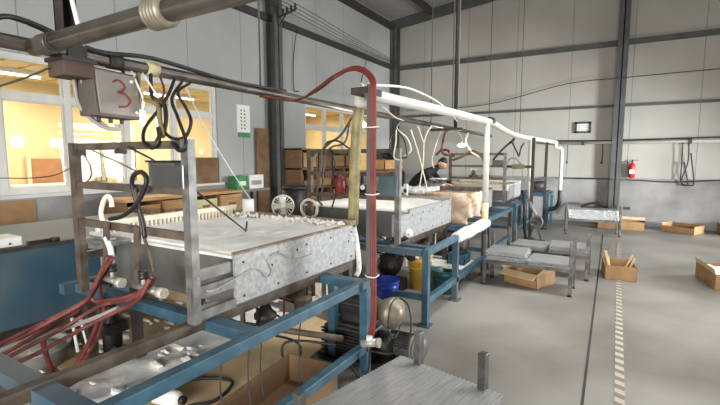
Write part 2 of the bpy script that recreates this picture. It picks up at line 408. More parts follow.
# ---------------------------------------------------------------- the neighbouring hall seen through the windows
AX = -9.4
struct(MB().box(AX - 0.1, -1.5, 0, AX, YF, 3.1).build('annex_wall_back', 'annex_wall'))
struct(MB().box(AX, -1.6, 0, XL - 0.2, -1.5, 3.1).build('annex_wall_near', 'annex_wall'))
struct(MB().box(AX, YF, 0, XL - 0.12, YF + 0.1, 3.1).build('annex_wall_end', 'annex_wall'))
struct(MB().box(AX - 0.1, -1.6, -0.1, XL - 0.25, YF + 0.1, 0).build('annex_floor', 'annex_floor'))
c = MB()
for k in range(34):                                         # ribbed sheet
    y = -1.5 + k * 0.4
    c.box(AX, y, 3.0, XL - 0.12, y + 0.34, 3.1); c.box(AX, y + 0.34, 3.04, XL - 0.12, y + 0.4, 3.1)
struct(c.build('annex_ceiling', 'annex_ceiling'))
for k, (x, y) in enumerate(((-7.7, 1.3), (-8.3, 3.0), (-7.6, 4.3), (-8.4, 6.1), (-7.7, 8.4), (-8.3, 10.6))):
    t = thing('tube_lamp', ['fluorescent tube glowing behind the upper left window panes, nearest one', 'fluorescent tube glowing deep in the yellow hall behind the left panes', 'fluorescent tube glowing behind the upper panes over the numbered box', 'fluorescent tube glowing behind the panes left of the calendar', 'fluorescent tube glowing behind the near end of the farther window', 'fluorescent tube glowing behind the far end of the farther window'][k], 'lamp', (x, y, 2.9))
    MB().box(x - 0.04, y - 0.62, 2.93, x + 0.04, y + 0.62, 3.0).build('lamp_housing', 'white_plain', t)
    MB().cyl((x, y - 0.6, 2.91), (x, y + 0.6, 2.91), 0.018, 10).build('lamp_tube', 'tube_light', t)
    area('tube_lamp_light', (x, y, 2.88), (x, y, 0), 0.06, 1.2, 52, (1.0, 0.93, 0.78))
for k, y in enumerate((3.63, 4.30)):
    tag(MB().box(AX, y - 0.1, 1.78, AX + 0.012, y + 0.1, 1.98).build('notice', 'paper'), ['small white notice on the yellow wall, left of the pair', 'small white notice on the yellow wall, right of the pair'][k], 'notice', 'notices on the yellow wall')
t = thing('board_partition', 'reddish brown board leaning along the yellow wall behind the window', 'board', (AX + 0.06, 4.1, 0))
MB().box(AX + 0.01, 3.75, 0, AX + 0.06, 4.55, 1.58).build('board', 'annex_brown', t)
MB().box(AX + 0.06, 3.72, 0, AX + 0.1, 3.78, 1.64).build('upright', 'annex_pale', t); MB().box(AX + 0.06, 4.52, 0, AX + 0.1, 4.58, 1.64).build('upright', 'annex_pale', t)
t = thing('bench', 'pale slatted bench with open lace ends beyond the window', 'bench', (AX + 0.45, 3.75, 0))
MB().box(AX + 0.2, 3.3, 1.06, AX + 0.6, 4.25, 1.12).build('seat', 'paper', t)
for y in (3.35, 4.2): MB().box(AX + 0.22, y - 0.025, 0, AX + 0.58, y + 0.025, 1.06).build('leg', 'paper', t)
b = MB()
for k in range(9): b.box(AX + 0.56, 3.42 + k * 0.09, 0.86, AX + 0.58, 3.45 + k * 0.09, 1.06)
b.box(AX + 0.56, 3.36, 0.84, AX + 0.58, 4.2, 0.87).build('rail', 'paper', t)
for k, y in enumerate((5.0, 5.66)):
    d = MB().box(AX, y - 0.28, 0, AX + 0.05, y + 0.28, 1.98).build('door_%d' % (k + 1), 'annex_pale'); struct(d)
    g = MB().box(AX + 0.05, y - 0.17, 1.1, AX + 0.055, y + 0.17, 1.78).build('door_glass', 'glass', d)
    g = MB()
    for i in range(4): g.box(AX + 0.055, y - 0.175 + i * 0.11, 1.1, AX + 0.068, y - 0.16 + i * 0.11, 1.78)
    for i in range(5): g.box(AX + 0.055, y - 0.175, 1.1 + i * 0.168, AX + 0.066, y + 0.175, 1.115 + i * 0.168)
    g.build('door_grille', 'steel_grey', d)
for k, (y, h) in enumerate(((2.3, 1.9), (6.6, 2.0), (8.9, 1.8), (10.2, 1.85))):
    tag(MB().box(AX, y - 0.45, 0, AX + 0.04, y + 0.45, h).build('wall_board', 'annex_pale'), ['tall pale board standing at the far left of the yellow hall', 'tall pale board to the right of the two yellow hall doors', 'pale board seen through the farther window, nearer one', 'pale board seen through the farther window, farther one'][k], 'board')

# ---------------------------------------------------------------- far wall fittings
t = thing('water_pipe', 'white horizontal pipe run along the far wall', 'pipe', (2.4, YF - 0.1, 1.95))
MB().cyl((-1.62, YF - 0.11, 1.955), (XR, YF - 0.11, 1.955), 0.035, 12).build('pipe', 'white_pvc', t)
for x in (-0.76, 1.35, 3.5): MB().box(x - 0.03, YF - 0.16, 1.90, x + 0.03, YF, 2.01).build('clamp', 'steel_dark', t)
tag(MB().tube([(-1.6, YF - 0.1, 2.02), (-0.3, YF - 0.12, 2.0), (0.6, YF - 0.12, 2.01), (2.2, YF - 0.1, 2.04), (4, YF - .1, 2.05)], 0.014, 6).build('cable', 'black'), 'thin black cable lying along the top of the far wall pipe', 'cable')
tag(MB().tube([(-1.3, YF - 0.08, 1.08), (-0.2, YF - 0.29, 1.09), (0.4, YF - 0.1, 1.07), (1.2, YF - 0.1, 1.05), (2.2, YF - 0.1, 1.12), (4, YF - .1, 1.1)], 0.014, 6).build('cable', 'black'), 'thin black cable sagging along the top of the grey far wall base', 'cable')
tag(MB().tube([(-5.5, YF - 0.1, 3.0), (-3.2, YF - 0.12, 3.02), (-1.2, YF - 0.14, 3.40), (0.0, YF - 0.30, 3.42), (2.0, YF - 0.1, 3.48), (4, YF - .1, 3.5)], 0.010, 6).build('cable', 'steel_dark'), 'thin cable slung across the upper far wall below the rail', 'cable')
for k, x in enumerate((-1.1, -0.33)):
    tag(MB().tube([(x, YF - 0.07, 1.92), (x + 0.01, YF - 0.07, 1.7), (x, YF - 0.07, 1.48)], 0.009, 6).lathe((x, YF - 0.07, 1.45), [(0.02, 0), (0.025, 0.03), (0.01, 0.06)], 8).build('pull_cord', 'black'), ['short black cord hanging below the far wall pipe, left one', 'short black cord hanging below the far wall pipe beside the column'][k], 'cord', 'cords below the far wall pipe')
for k, x in enumerate((1.22, 1.33)):
    tag(MB().tube([(x, YF - 0.14, 1.93), (x + 0.01, YF - 0.13, 1.5), (x + 0.02 - 0.1 * k, YF - 0.13, 1.06), (x + 0.1, YF - 0.13, 0.98), (x + 0.14, YF - 0.13, 1.08), (x + 0.05, YF - 0.13, 1.5 + .2 * k)], 0.013, 6).build('hanging_hose', 'black'), ['black hose looped down from the far wall pipe, left of two', 'black hose looped down from the far wall pipe, right of two'][k], 'hose', 'hoses looped on the far wall')
t = thing('fire_extinguisher', 'red fire extinguisher hung on the far wall beside the column', 'fire extinguisher', (0.30, YF - 0.08, 1.12))
MB().lathe((0.30, YF - 0.09, 1.12), [(0.045, 0), (0.065, 0.02), (0.066, 0.27), (0.05, 0.33), (0.022, 0.36), (0.022, 0.38)], 16).build('body', 'red_bright', t)
MB().cyl((0.30, YF - 0.09, 1.49), (0.30, YF - 0.09, 1.53), 0.018, 10).box(0.28, YF - 0.1, 1.53, 0.42, YF - 0.08, 1.545).build('valve_handle', 'black', t)
MB().tube([(0.28, YF - 0.09, 1.51), (0.22, YF - 0.1, 1.47), (0.23, YF - 0.11, 1.3), (0.235, YF - 0.11, 1.2)], 0.011, 6).build('nozzle_hose', 'black', t)
MB().box(0.25, YF - 0.162, 1.22, 0.35, YF - 0.155, 1.32).build('label', 'paper', t)
MB().box(0.27, YF - 0.03, 1.3, 0.33, YF, 1.36).build('bracket', 'steel_dark', t)
t = thing('wall_sign', 'dark framed white sign on the far wall', 'sign', (-0.78, YF - 0.03, 2.2))
b = MB(); x0, x1, z0, z1 = -0.96, -0.60, 2.20, 2.47
b.box(x0, YF - 0.05, z0, x1, YF, z0 + 0.045); b.box(x0, YF - 0.05, z1 - 0.045, x1, YF, z1); b.box(x0, YF - 0.05, z0, x0 + 0.05, YF, z1); b.box(x1 - 0.05, YF - 0.05, z0, x1, YF, z1)
b.build('frame', 'ink', t)
MB().box(x0 + 0.05, YF - 0.03, z0 + 0.045, x1 - 0.05, YF - 0.01, z1 - 0.045).build('panel', 'paper', t)
b = MB()                                                    # the illegible rows of dark print
for r in range(3):
    for k in range(3):
        if (r, k) == (1, 1): continue
        b.box(x0 + 0.075 + k * 0.08, YF - 0.033, z0 + 0.065 + r * 0.052, x0 + 0.115 + k * 0.08, YF - 0.03, z0 + 0.085 + r * 0.052)
b.build('print', 'box_grey', t)
# ---------------------------------------------------------------- left wall fittings
t = thing('calendar', 'long white calendar with green foot hanging beside the near window', 'calendar', (XL + 0.01, 5.87, 1.95))
MB().box(XL, 5.71, 1.97, XL + 0.012, 6.03, 2.56).build('page', 'paper', t)
MB().box(XL + 0.012, 5.71, 1.97, XL + 0.014, 6.03, 2.06).build('green_foot', 'green', t)
b = MB()
for r in range(6):
    b.box(XL + 0.012, 5.80, 2.12 + r * 0.065, XL + 0.0135, 5.83, 2.15 + r * 0.065); b.box(XL + 0.012, 5.88, 2.12 + r * 0.065, XL + 0.0135, 5.91, 2.15 + r * 0.065)
b.build('print', 'ink', t)
tag(
    MB().box(XL + 0.035, 6.14, 0.0, XL + 0.065, 6.49, 2.16).build('brown_board', 'card_dark'), 'tall narrow brown board standing against the wall column', 'board')
tag(MB().box(XL + 0.03, 4.62, 1.166, XL + 0.06, 5.18, 1.60).build('cardboard_sheet', 'card_dark'), 'brown cardboard sheet standing on the near window sill', 'cardboard')
tag(MB().box(XL + 0.035, 1.9, 0.45, XL + 0.06, 2.42, 1.10).build('cardboard_sheet', 'card'), 'orange brown cardboard sheet propped below the left window', 'cardboard')
for k, (y0, y1, m, l, h) in enumerate(((5.42, 5.68, 'green', 'green carton on the ledge under the calendar', 0.24), (5.72, 6.08, 'paper', 'white carton on the ledge under the calendar', 0.25))):
    t = thing('carton', l, 'carton', (XL + 0.16, (y0 + y1) / 2, 1.03))
    MB().box(XL + 0.06, y0, 1.03, XL + 0.27, y1, 1.03 + h).build('body', m, t)
    MB().box(XL + 0.27, y0 + 0.05, 1.1, XL + 0.272, y1 - 0.05, 1.18).build('front_label', 'paper' if k == 0 else 'box_grey', t)
t = thing('wall_ledge', 'grey ledge below the calendar carrying two cartons', 'ledge', (XL + 0.18, 5.75, 0.99))
MB().box(XL + 0.03, 5.25, 0.99, XL + 0.36, 6.15, 1.03).build('board', 'dado', t)
for y in (5.4, 6.0): MB().box(XL + 0.03, y - 0.02, 0, XL + 0.06, y + 0.02, 0.99).build('support', 'steel_dark', t)
# four wires on insulators along the wall rail, and wires dropping from them
t = thing('wire_bracket', 'insulator bracket with open wires beside the left wall column', 'bracket', (XL + 0.3, 6.62, 4.2))
MB().bar((XL + 0.24, 6.62, 4.28), (XL + 0.68, 6.62, 4.36), 0.03).bar((XL + 0.24, 6.62, 4.1), (XL + 0.45, 6.62, 4.32), 0.02).build('arm', 'steel_dark', t)
for k in range(4): MB().lathe((XL + 0.36 + k * 0.1, 6.62, 4.32 + k * 0.018), [(0.018, 0), (0.03, 0.02), (0.02, 0.05), (0.028, 0.07), (0.012, 0.1)], 8).build('insulator', 'steel_dark', t)
for k in range(4):
    x = XL + 0.36 + k * 0.1
    tag(MB().tube([(x, 5.2, 4.40), (x, 6.62, 4.41 + k * 0.018), (x - 0.05, 9, 4.33), (XL + 0.2 + k * .03, 11.9, 4.37)], 0.006, 5, 8).build('overhead_wire', 'steel_dark'), 'thin bare wire running along the left wall rail to the corner', 'wire', 'wires along the left wall rail')
tag(MB().tube([(XL + 0.1, 7.35, 4.25), (XL + 0.03, 7.32, 3.7), (XL + 0.04, 7.30, 3.05), (XL + 0.02, 7.5, 3.02)], 0.009, 6).build('drop_wire', 'black'), 'black wire dropping down the left wall just past the column', 'wire')
tag(MB().tube([(XL + 0.1, 10.3, 4.25), (XL + 0.03, 10.2, 3.8), (XL + 0.03, 10.0, 3.3), (XL + 0.03, 9.9, 3.05)], 0.009, 6).build('drop_wire', 'black'), 'black wire dropping down the left wall above the farther window', 'wire')
tag(MB().tube([(-2.63, 1.34, 4.6), (-2.60, 1.24, 3.6), (-2.62, 1.25, 2.9), (-2.60, 1.30, 2.5), (-2.56, 1.33, 2.21)], 0.012, 6).build('post_cable', 'white_plain'), 'pale cable strapped down the dark hanging post', 'cable')

# low wooden cabinet under the near window
t = thing('drawer_cabinet', 'low wooden cabinet with open drawers below the near window', 'cabinet', (XL + 0.3, 4.5, 0))
y0, y1, x0, x1 = 3.2, 5.22, XL + 0.08, XL + 0.58
MB().box(x0, y0, 1.02, x1 + 0.03, y1, 1.06).build('top_board', 'wood', t)
b = MB().box(x0, y0, 0.66, x1, y1, 0.70)
b.box(x0, y0, 0.70, x0 + 0.02, y1, 1.02)
for k in range(5): b.box(x0, y0 + k * (y1 - y0 - 0.03) / 4, 0.70, x1, y0 + 0.03 + k * (y1 - y0 - 0.03) / 4, 1.02)
b.build('carcass', 'wood_dark', t)
for k in range(4):
    ya = y0 + 0.045 + k * 0.4975
    d = MB().box(x1 - 0.02, ya, 0.72, x1 + 0.01 + 0.03 * (k % 2), ya + 0.45, 1.0 if k % 2 else 0.96).build('drawer', 'wood' if k != 2 else 'yellowed', t)
    MB().box(x1 + 0.01 + 0.03 * (k % 2), ya + 0.17, 0.84, x1 + 0.03 + 0.03 * (k % 2), ya + 0.29, 0.87).build('drawer_pull', 'wood_dark', d)
for y in (y0 + 0.05, (y0 + y1) / 2, y1 - 0.05):
    for x in (x0 + 0.04, x1 - 0.04): MB().box(x - 0.025, y - 0.025, 0, x + 0.025, y + 0.025, 0.66).build('leg', 'wood_dark', t)
tag(MB().box(XL + 0.2, 4.0, 0.0, XL + 0.66, 4.5, 0.3).build('low_carton', 'card_dark'), 'worn carton on the floor under the wooden drawer cabinet', 'carton')
tag(MB().hexa([(XL + 0.64, 3.0, 0.0), (XL + 0.95, 3.0, 0.0), (XL + 0.95, 3.05, 0), (XL + 0.64, 3.05, 0), (XL + 0.60, 3.3, 0.95), (XL + 0.9, 3.3, 0.95), (XL + 0.9, 3.35, 0.95), (XL + 0.6, 3.35, 0.95)]).build('leaning_board', 'card_dark'), 'worn brown board leaning by the wooden drawer cabinet', 'board')

# pigeonhole shelf of small cardboard boxes
t = thing('pigeonhole_shelf', 'brown pigeonhole shelf filled with small cardboard boxes', 'shelf', (-5.3, 7.4, 0))
sx0, sx1, sy0, sy1, zt = -5.85, -5.35, 6.75, 8.85, 1.78
b = MB().box(sx0, sy0, 0, sx0 + 0.02, sy1, zt)
nc, nr = 4, 4
for k in range(nc + 1): y = sy0 + k * (sy1 - sy0 - 0.03) / nc; b.box(sx0, y, 0, sx1, y + 0.03, zt)
for k in range(nr + 1): z = 0.18 + k * (zt - 0.21) / nr; b.box(sx0, sy0, z, sx1, sy1, z + 0.03)
b.build('case', 'wood_dark', t)
rows = ['bottom', 'second', 'third', 'top']
for r in range(nr):
    for k in range(nc):
        y = sy0 + 0.04 + k * (sy1 - sy0 - 0.03) / nc; z = 0.212 + r * (zt - 0.21) / nr
        q = MB(); wv = 0.46; hh = 0.26 if (r + k) % 3 else 0.31; d0, d1 = sx0 + 0.03, sx1 + 0.01
        q.box(d0, y, z, d1, y + wv, z + 0.015); q.box(d0, y, z, d0 + 0.015, y + wv, z + hh); q.box(d1 - 0.015, y, z, d1, y + wv, z + hh * (0.98 if r % 2 else 0.55)); q.box(d0, y, z, d1, y + 0.015, z + hh); q.box(d0, y + wv - 0.015, z, d1, y + wv, z + hh)
        tag(q.build('small_box', 'card' if (r + k) % 2 else 'card_dark'), 'small cardboard box in the %s row of the pigeonhole shelf, column %s from the left' % (rows[r], ['one', 'two', 'three', 'four'][k]), 'box', 'boxes in the pigeonhole shelf')
# ---------------------------------------------------------------- the machines in a row
def nz(x, y, s=1.0):
    return 0.5 * math.sin(7.1 * x * s + 2.3 * math.sin(5.3 * y * s)) + 0.5 * math.sin(6.3 * y * s + 1.7 * math.sin(8.9 * x * s))
MX0, MX1 = -3.22, -1.83
def machine(label, yb0, yb1, f0, f1, yr, posts, top, rim, comb=False, bolts=False, wrapped=None, side='galv', ztop=1.03, xr0=-2.93, xr1=-1.85, xf=-1.5):
    t = thing('tray_machine', label, 'machine', ((MX0 + MX1) / 2, (yb0 + yb1) / 2, 0), 'foam tray machines in a row')
    zf0, zf1 = 0.682, 0.74
    # blue base frame
    MB().bar((xf, f0, 0.711), (xf, f1, 0.711), 0.06, 0.06).build('frame_rail', 'blue', t, 0.004)
    MB().bar((MX0, yr if comb else f0, 0.705), (MX0, max(f1, yb1), 0.705), 0.07, 0.07).build('frame_rail', 'blue_dusty', t)
    MB().bar((-1.88, f0 - (0.5 if comb else 0), 0.712), (-1.88, yb1 + 0.02, 0.712), 0.05, 0.056).build('frame_rail', 'rust_steel', t)
    MB().bar((-2.55 if comb else MX0 + 0.035, f0 + 0.035, 0.70), (xf - 0.035, f0 + 0.035, 0.70), 0.08, 0.06).build('cross_beam', 'blue_dusty', t)
    for y, m in ((yb0 - 0.16, 'blue'), (min(f1, yb1) - 0.035, 'blue')):
        MB().bar((MX0 + 0.035, y, 0.70), (xf - 0.035, y, 0.70), 0.08, 0.06).build('cross_beam', m, t)
    for x, y, m in posts:
        q = MB().box(x - 0.03, y - 0.03, 0, x + 0.03, y + 0.03, zf0 + 0.002).build('frame_post', m, t)
        MB().box(x - 0.06, y - 0.06, 0, x + 0.06, y + 0.06, 0.012).build('foot_plate', m, q)
    MB().bar((xf, f0 + 0.05, 0.24), (xf, f1 - 0.03, 0.24), 0.06, 0.06).build('lower_rail', 'blue', t, 0.004)
    if not comb: MB().bar((MX0, f0 + 0.03, 0.27), (xf - 0.03, f0 + 0.03, 0.27), 0.05, 0.05).build('lower_cross', 'blue', t)
    # sheet metal tray
    sp = MB().box(MX1 - 0.02, yb0, 0.765, MX1, yb1, ztop + 0.02).build('side_panel', side, t)
    MB().box(MX0, yb0, 0.765, MX0 + 0.02, yb1, ztop).build('side_panel', side, t)
    MB().box(MX0 + 0.02, yb0 + 0.015, 0.745, MX1 - 0.02, yb0 + 0.035, ztop).build('end_panel', 'galv_dark', t)
    MB().box(MX0 + 0.02, yb1 - 0.03, 0.745, MX1 - 0.02, yb1 - 0.01, ztop).build('end_panel', 'galv_dark', t)
    MB().box(MX0 + 0.02, yb0 + 0.035, 0.745, MX1 - 0.02, yb1 - 0.03, 0.775).build('tray_floor', 'galv_dark', t)
    if bolts:
        for k in range(5):
            y = yb0 + 0.06 + k * (yb1 - yb0 - 0.12) / 4
            for z in (0.80, ztop - 0.03):
                MB().lathe((MX1, y, z), [(0.007, 0), (0.007, 0.005), (0.004, 0.007)], 8, (1, 0, 0)).build('bolt', 'steel_dark', sp)
        for y, z in ((yb0 + 0.30, 0.93), (yb0 + 0.55, 0.98), (yb1 - 0.1, 0.93)):
            MB().lathe((MX1, y, z), [(0.009, 0), (0.009, 0.003), (0.004, 0.003)], 8, (1, 0, 0)).build('port', 'black', sp)
    # contents and rims
    if top:
        def zf(x, y):
            e = min(x - MX0, MX1 - x, y - yb0, yb1 - y)
            step = 0.018 if e < 0.14 else (0.008 if e < 0.30 else 0.0)
            return ztop + step + 0.012 * nz(x, y) + (0.010 * nz(x, y, 3.1) + 0.006 * math.sin(70 * (MX1 - x)) * (1 if e < 0.5 else 0) if e > 0.3 else 0.004 * nz(x, y, 3))
        MB().slab(MX0 + 0.025, yb0 + 0.04, MX1 - 0.025, yb1 - 0.035, ztop - 0.06, zf, 44, 40).build('foam_slab', top, t)
    MB().box(MX1 - 0.03, yb0, ztop + 0.02, MX1 + 0.004, yb1, ztop + 0.032).build('rim', rim, t)
    MB().box(MX0, yb1 - 0.03, ztop + 0.0, MX1, yb1 + 0.015, ztop + 0.055).build('rim', rim, t)
    MB().box(MX0, yb0, ztop - 0.004, MX1 - 0.03, yb0 + 0.04, ztop + 0.012).build('rim', 'white_plain', t)
    if comb:
        b = MB().box(MX0 - 0.02, yb0, ztop + 0.07, MX0 + 0.03, yb1, ztop + 0.11)
        for k in range(34):
            y = yb0 + 0.02 + k * (yb1 - yb0 - 0.04) / 33
            b.box(MX0 + 0.01, y - 0.008, ztop - 0.0, MX0 + 0.03, y + 0.008, ztop + 0.07)
        b.build('comb_rail', 'cream', t)
        c = MB()
        for k in range(150):
            c.blob((random.uniform(MX0 + 0.1, MX1 - 0.02), yb1 - random.uniform(0.03, 0.13), ztop + random.uniform(0.02, 0.045)), random.uniform(0.008, 0.02))
        for k in range(60):
            c.blob((MX1 - 0.03 + random.uniform(-0.02, 0.02), yb1 + 0.0 + random.uniform(-0.03, 0.03), random.uniform(0.80, 1.06)), random.uniform(0.008, 0.018))
        o = c.build('foam_crumbs', 'crumb', t); o['kind'] = 'stuff'
        MB().cyl((MX0 + 0.17, yb1 + 0.02, ztop), (MX0 + 0.17, yb1 + 0.02, ztop + 0.17), 0.055, 16).build('corner_roll', 'white_plain', t)
        # bracket channels between the rack and the tray
        b = MB(); b.box(MX1 - 0.05, yr - 0.0, 0.955, MX1 - 0.02, yb0, 1.015); b.box(MX1 - 0.08, yr + 0.06, 0.955, MX1 - 0.05, yb0, 0.965)
        b.build('bracket_channel', 'bare_steel', t)
        MB().box(MX1 - 0.03, yr - 0.03, 0.865, MX1, yb0 + 0.0, 0.93).build('bracket_channel', 'bare_steel', t)
        MB().box(MX1 - 0.03, yr + 0.02, 0.75, MX1, yb0 + 0.0, 0.80).build('bracket_channel', 'bare_steel', t)
        MB().box(MX0 + 0.15, yr + 0.03, 0.92, MX0 + 0.19, yb0, 0.97).build('bracket_channel', 'bare_steel', t)
        MB().box(MX0 + 0.15, yr + 0.03, 1.02, MX0 + 0.4, yb0, 1.05).build('bracket_plate', 'bare_steel', t)
    # upright rack across the near end
    for x in (xr0, xr1):
        q = MB().bar((x, yr, 0.74), (x, yr, 1.69), 0.055, 0.045).build('rack_post', 'bare_steel' if x == xr1 else 'rust_steel', t)
    for z in (1.665, 1.43, 1.195):
        MB().bar((xr0, yr, z), (xr1, yr, z), 0.03, 0.042).build('rack_rung', 'rust_steel', t)
    MB().box(xr0 + 0.03, yr - 0.03, 1.61, xr0 + 0.08, yr + 0.03, 1.65).build('rung_clip', 'steel_dark', t)
    MB().box(xr0 + 0.48, yr - 0.025, 1.62, xr0 + 0.52, yr + 0.025, 1.652).build('rung_clip', 'steel_dark', t)
    if wrapped: wrapped(t, yb0, yb1)
    return t

m1 = machine('nearest machine, its galvanized tray topped with wet white foam', 1.70, 3.0, 0.70, 2.62, 1.43,
             [(-1.5, 2.6, 'blue'), (-1.54, 0.735, 'blue'), (-2.5, 0.735, 'blue_dusty'), (MX0, 1.6, 'steel_dark'), (MX0, 1.95, 'steel_dark'), (MX0, 2.95, 'blue'), (-1.88, 2.97, 'steel_dark'), (-1.88, 2.75, 'blue')], 'white_foam', 'brown_rim', comb=True, bolts=True)
m2 = machine('second machine in the row, flat dusty white top and plain grey side plate', 4.10, 5.40, 3.72, 5.85, 3.85,
             [(-1.5, 3.75, 'blue'), (-1.5, 4.62, 'blue_dusty'), (-1.5, 5.82, 'steel_dark'), (MX0, 3.75, 'blue_dusty'), (MX0, 5.35, 'blue_dusty'), (-1.88, 5.35, 'steel_dark')], 'dusty_white', 'galv', bolts=True)
def peach_wrap(t, y0, y1):
    b = MB()                                                # crinkled sheet over the right side and end of the tray
    b.slab(MX0 + 0.05, y0 - 0.35, MX1 + 0.03, y0 + 0.22, 0.98, lambda x, y: 1.07 + 0.02 * nz(x, y, 2.2), 24, 24)
    b.build('top_cover', 'brown_rim', t)
    g = bmesh.new(); nu, nv = 34, 12; rows = []
    path = [(MX0 + 0.45, y0 - 0.37), (MX1 - 0.1, y0 - 0.4), (MX1 + 0.03, y0 - 0.33), (MX1 + 0.05, y0 - 0.1), (MX1 + 0.05, y0 + 0.22)]
    P = catmull([(a, c, 0) for a, c in path], 9)
    b = MB()
    for i, q in enumerate(P):
        col = []
        for j in range(nv + 1):
            z = 1.09 - 0.46 * j / nv
            k = 0.018 * math.sin(i * 0.9 + j * 1.3) + 0.022 * math.sin(i * 0.47 - j * 0.8) + random.uniform(-0.014, 0.014)
            col.append(b.bm.verts.new((q.x + k * 0.8 + 0.03 * math.sin(j * .5), q.y - k, z)))
        rows.append(col)
    for a, c in zip(rows, rows[1:]):
        for j in range(nv): f = b.bm.faces.new([a[j], c[j], c[j + 1], a[j + 1]]); f.smooth = True
    g.free()
    o = b.build('crinkled_cover', 'peach', t)
    s = o.modifiers.new('thickness', 'SOLIDIFY'); s.thickness = 0.012; s.offset = 0
    b = MB().slab(MX0 + 0.0, y0 - 0.5, MX0 + 0.75, y0 + 0.2, 1.06, lambda x, y: 1.11 + 0.03 * nz(x, y, 2.6), 20, 20).build('white_film', 'white_crinkle', t)
m3 = machine('third machine in the row, wrapped in crinkled peach coloured sheet', 6.5, 7.55, 6.15, 7.75, 6.22,
             [(-1.55, 6.2, 'steel_dark'), (-1.55, 7.7, 'steel_dark'), (MX0, 6.2, 'steel_dark'), (MX0, 7.7, 'steel_dark')], None, 'brown_rim', wrapped=peach_wrap, xf=-1.55)
m4 = machine('fourth machine in the row, cream covered tray beside the leaning person', 8.8, 10.1, 8.42, 10.15, 8.55,
             [(-1.62, 8.45, 'blue'), (-1.62, 10.1, 'blue'), (MX0, 8.45, 'steel_dark'), (MX0, 10.1, 'steel_dark')], 'cream', 'cream', xf=-1.62, bolts=False)
MB().box(MX0 + 0.1, 8.76, 0.95, MX1 - 0.0, 8.80, 1.07).build('end_cover', 'cream', m4)
# m3's rack is missing in the photograph: its rungs and posts are taken away again
for ch in list(m3.children):
    if ch.name.split('.')[0] in ('rack_post', 'rack_rung', 'rung_clip'): bpy.data.objects.remove(ch)
# white film wound round the end of the second machine's frame rail
b = MB()
for k in range(7):
    y = 4.62 + k * 0.185
    b.tube([(-1.5, y, 0.712), (-1.5, y + 0.2, 0.705 + 0.01 * (k % 2))], 0.062 + 0.006 * (k % 3), 10, smooth=False)
tag(b.build('film_wrap', 'white_crinkle'), 'white film wound round the blue rail of the second machine', 'film wrap')

# blue steel bench against the far wall
t = thing('steel_bench', 'small blue steel bench carrying dark gear near the far wall', 'bench', (-1.6, 11.1, 0))
for x in (-1.95, -1.35):
    for y in (10.75, 11.55): MB().box(x - 0.03, y - 0.03, 0, x + 0.03, y + 0.03, 0.7).build('leg', 'blue', t)
b = MB()
for x in (-1.95, -1.35): b.bar((x, 10.7, 0.735), (x, 11.6, 0.735), 0.07, 0.07)
for y in (10.75, 11.55): b.bar((-1.95, y, 0.735), (-1.35, y, 0.735), 0.07, 0.07)
b.bar((-1.35, 10.75, 0.3), (-1.35, 11.55, 0.3), 0.05); b.build('frame', 'blue', t)
MB().box(-1.93, 10.75, 0.77, -1.37, 11.5, 0.80).build('deck', 'blue_dusty', t)
t = thing('gear_motor', 'dark motor sitting on the blue bench near the far wall', 'motor', (-1.65, 11.1, 0.8))
MB().cyl((-1.85, 11.1, 0.93), (-1.45, 11.1, 0.93), 0.12, 16).build('body', 'motor', t)
MB().box(-1.8, 11.0, 0.8, -1.5, 11.2, 0.86).build('foot', 'motor', t)

# ---------------------------------------------------------------- overhead pipes
t = thing('overhead_pipe', 'long grey pipe running over the left side of the machines', 'pipe', (-2.6, 1.1, 2.15))
MB().tube([(-2.6, -1.0, 2.19), (-2.6, 1.1, 2.165), (-2.6, 4.0, 2.14), (-2.6, 10.4, 2.10)], 0.036, 14, 4).build('pipe', 'pipe_iron', t)
MB().cyl((-2.6, 1.48, 2.165), (-2.6, 1.56, 2.163), 0.044, 14).build('pipe_sleeve', 'steel_dark', t)
MB().cyl((-2.6, 1.72, 2.163), (-2.6, 1.80, 2.162), 0.044, 14).build('pipe_sleeve', 'yellowed', t)
for y in (2.75, 6.6, 10.2):
    MB().cyl((-2.6, y, 2.15), (-2.6, y, roof_z(-2.6) + 0.0), 0.008, 6).build('hanger_rod', 'steel_grey', t)
t = thing('cross_pipe', 'thick iron pipe crossing overhead with a threaded union coupling', 'pipe', (-1.2, 1.1, 2.16))
MB().cyl((-2.58, 1.1, 2.155), (2.2, 1.1, 2.165), 0.043, 20).build('pipe', 'pipe_iron', t)
MB().lathe((-2.5, 1.1, 2.155), [(0.046, 0), (0.05, 0.02), (0.05, 0.10), (0.046, 0.12)], 16, (1, 0, 0)).build('elbow_collar', 'pipe_iron', t)
for x in (-2.4, -2.36): MB().cyl((x, 1.1, 2.155), (x + 0.015, 1.1, 2.155), 0.048, 16).build('wire_tie', 'steel_dark', t)
prof = [(0.045, 0)]
for k in range(5): prof += [(0.062, 0.004 + k * 0.02), (0.062, 0.012 + k * 0.02), (0.055, 0.016 + k * 0.02)]
prof += [(0.047, 0.106)]
MB().lathe((-1.60, 1.1, 2.157), prof, 18, (1, 0, 0)).build('union_coupling', 'olive_grey', t)
for x in (-0.45, 1.6): MB().cyl((x, 1.1, 2.2), (x, 1.1, roof_z(x) + 0.0), 0.01, 6).build('hanger_rod', 'steel_grey', t)
t = thing('hanging_post', 'dark channel post hanging from the roof to the overhead pipe junction', 'post', (-2.66, 1.3, 2.2))
b = MB(); zt = roof_z(-2.66)
b.box(-2.70, 1.26, 2.2, -2.69, 1.34, zt); b.box(-2.70, 1.26, 2.2, -2.62, 1.27, zt); b.box(-2.70, 1.33, 2.2, -2.62, 1.34, zt)
b.build('channel', 'steel_dark', t)
MB().box(-2.70, 1.25, 2.12, -2.56, 1.35, 2.21).build('pipe_clamp', 'steel_dark', t)
t = thing('junction_box', 'small brown junction box under the overhead pipe', 'junction box', (-2.62, 1.28, 2.04))
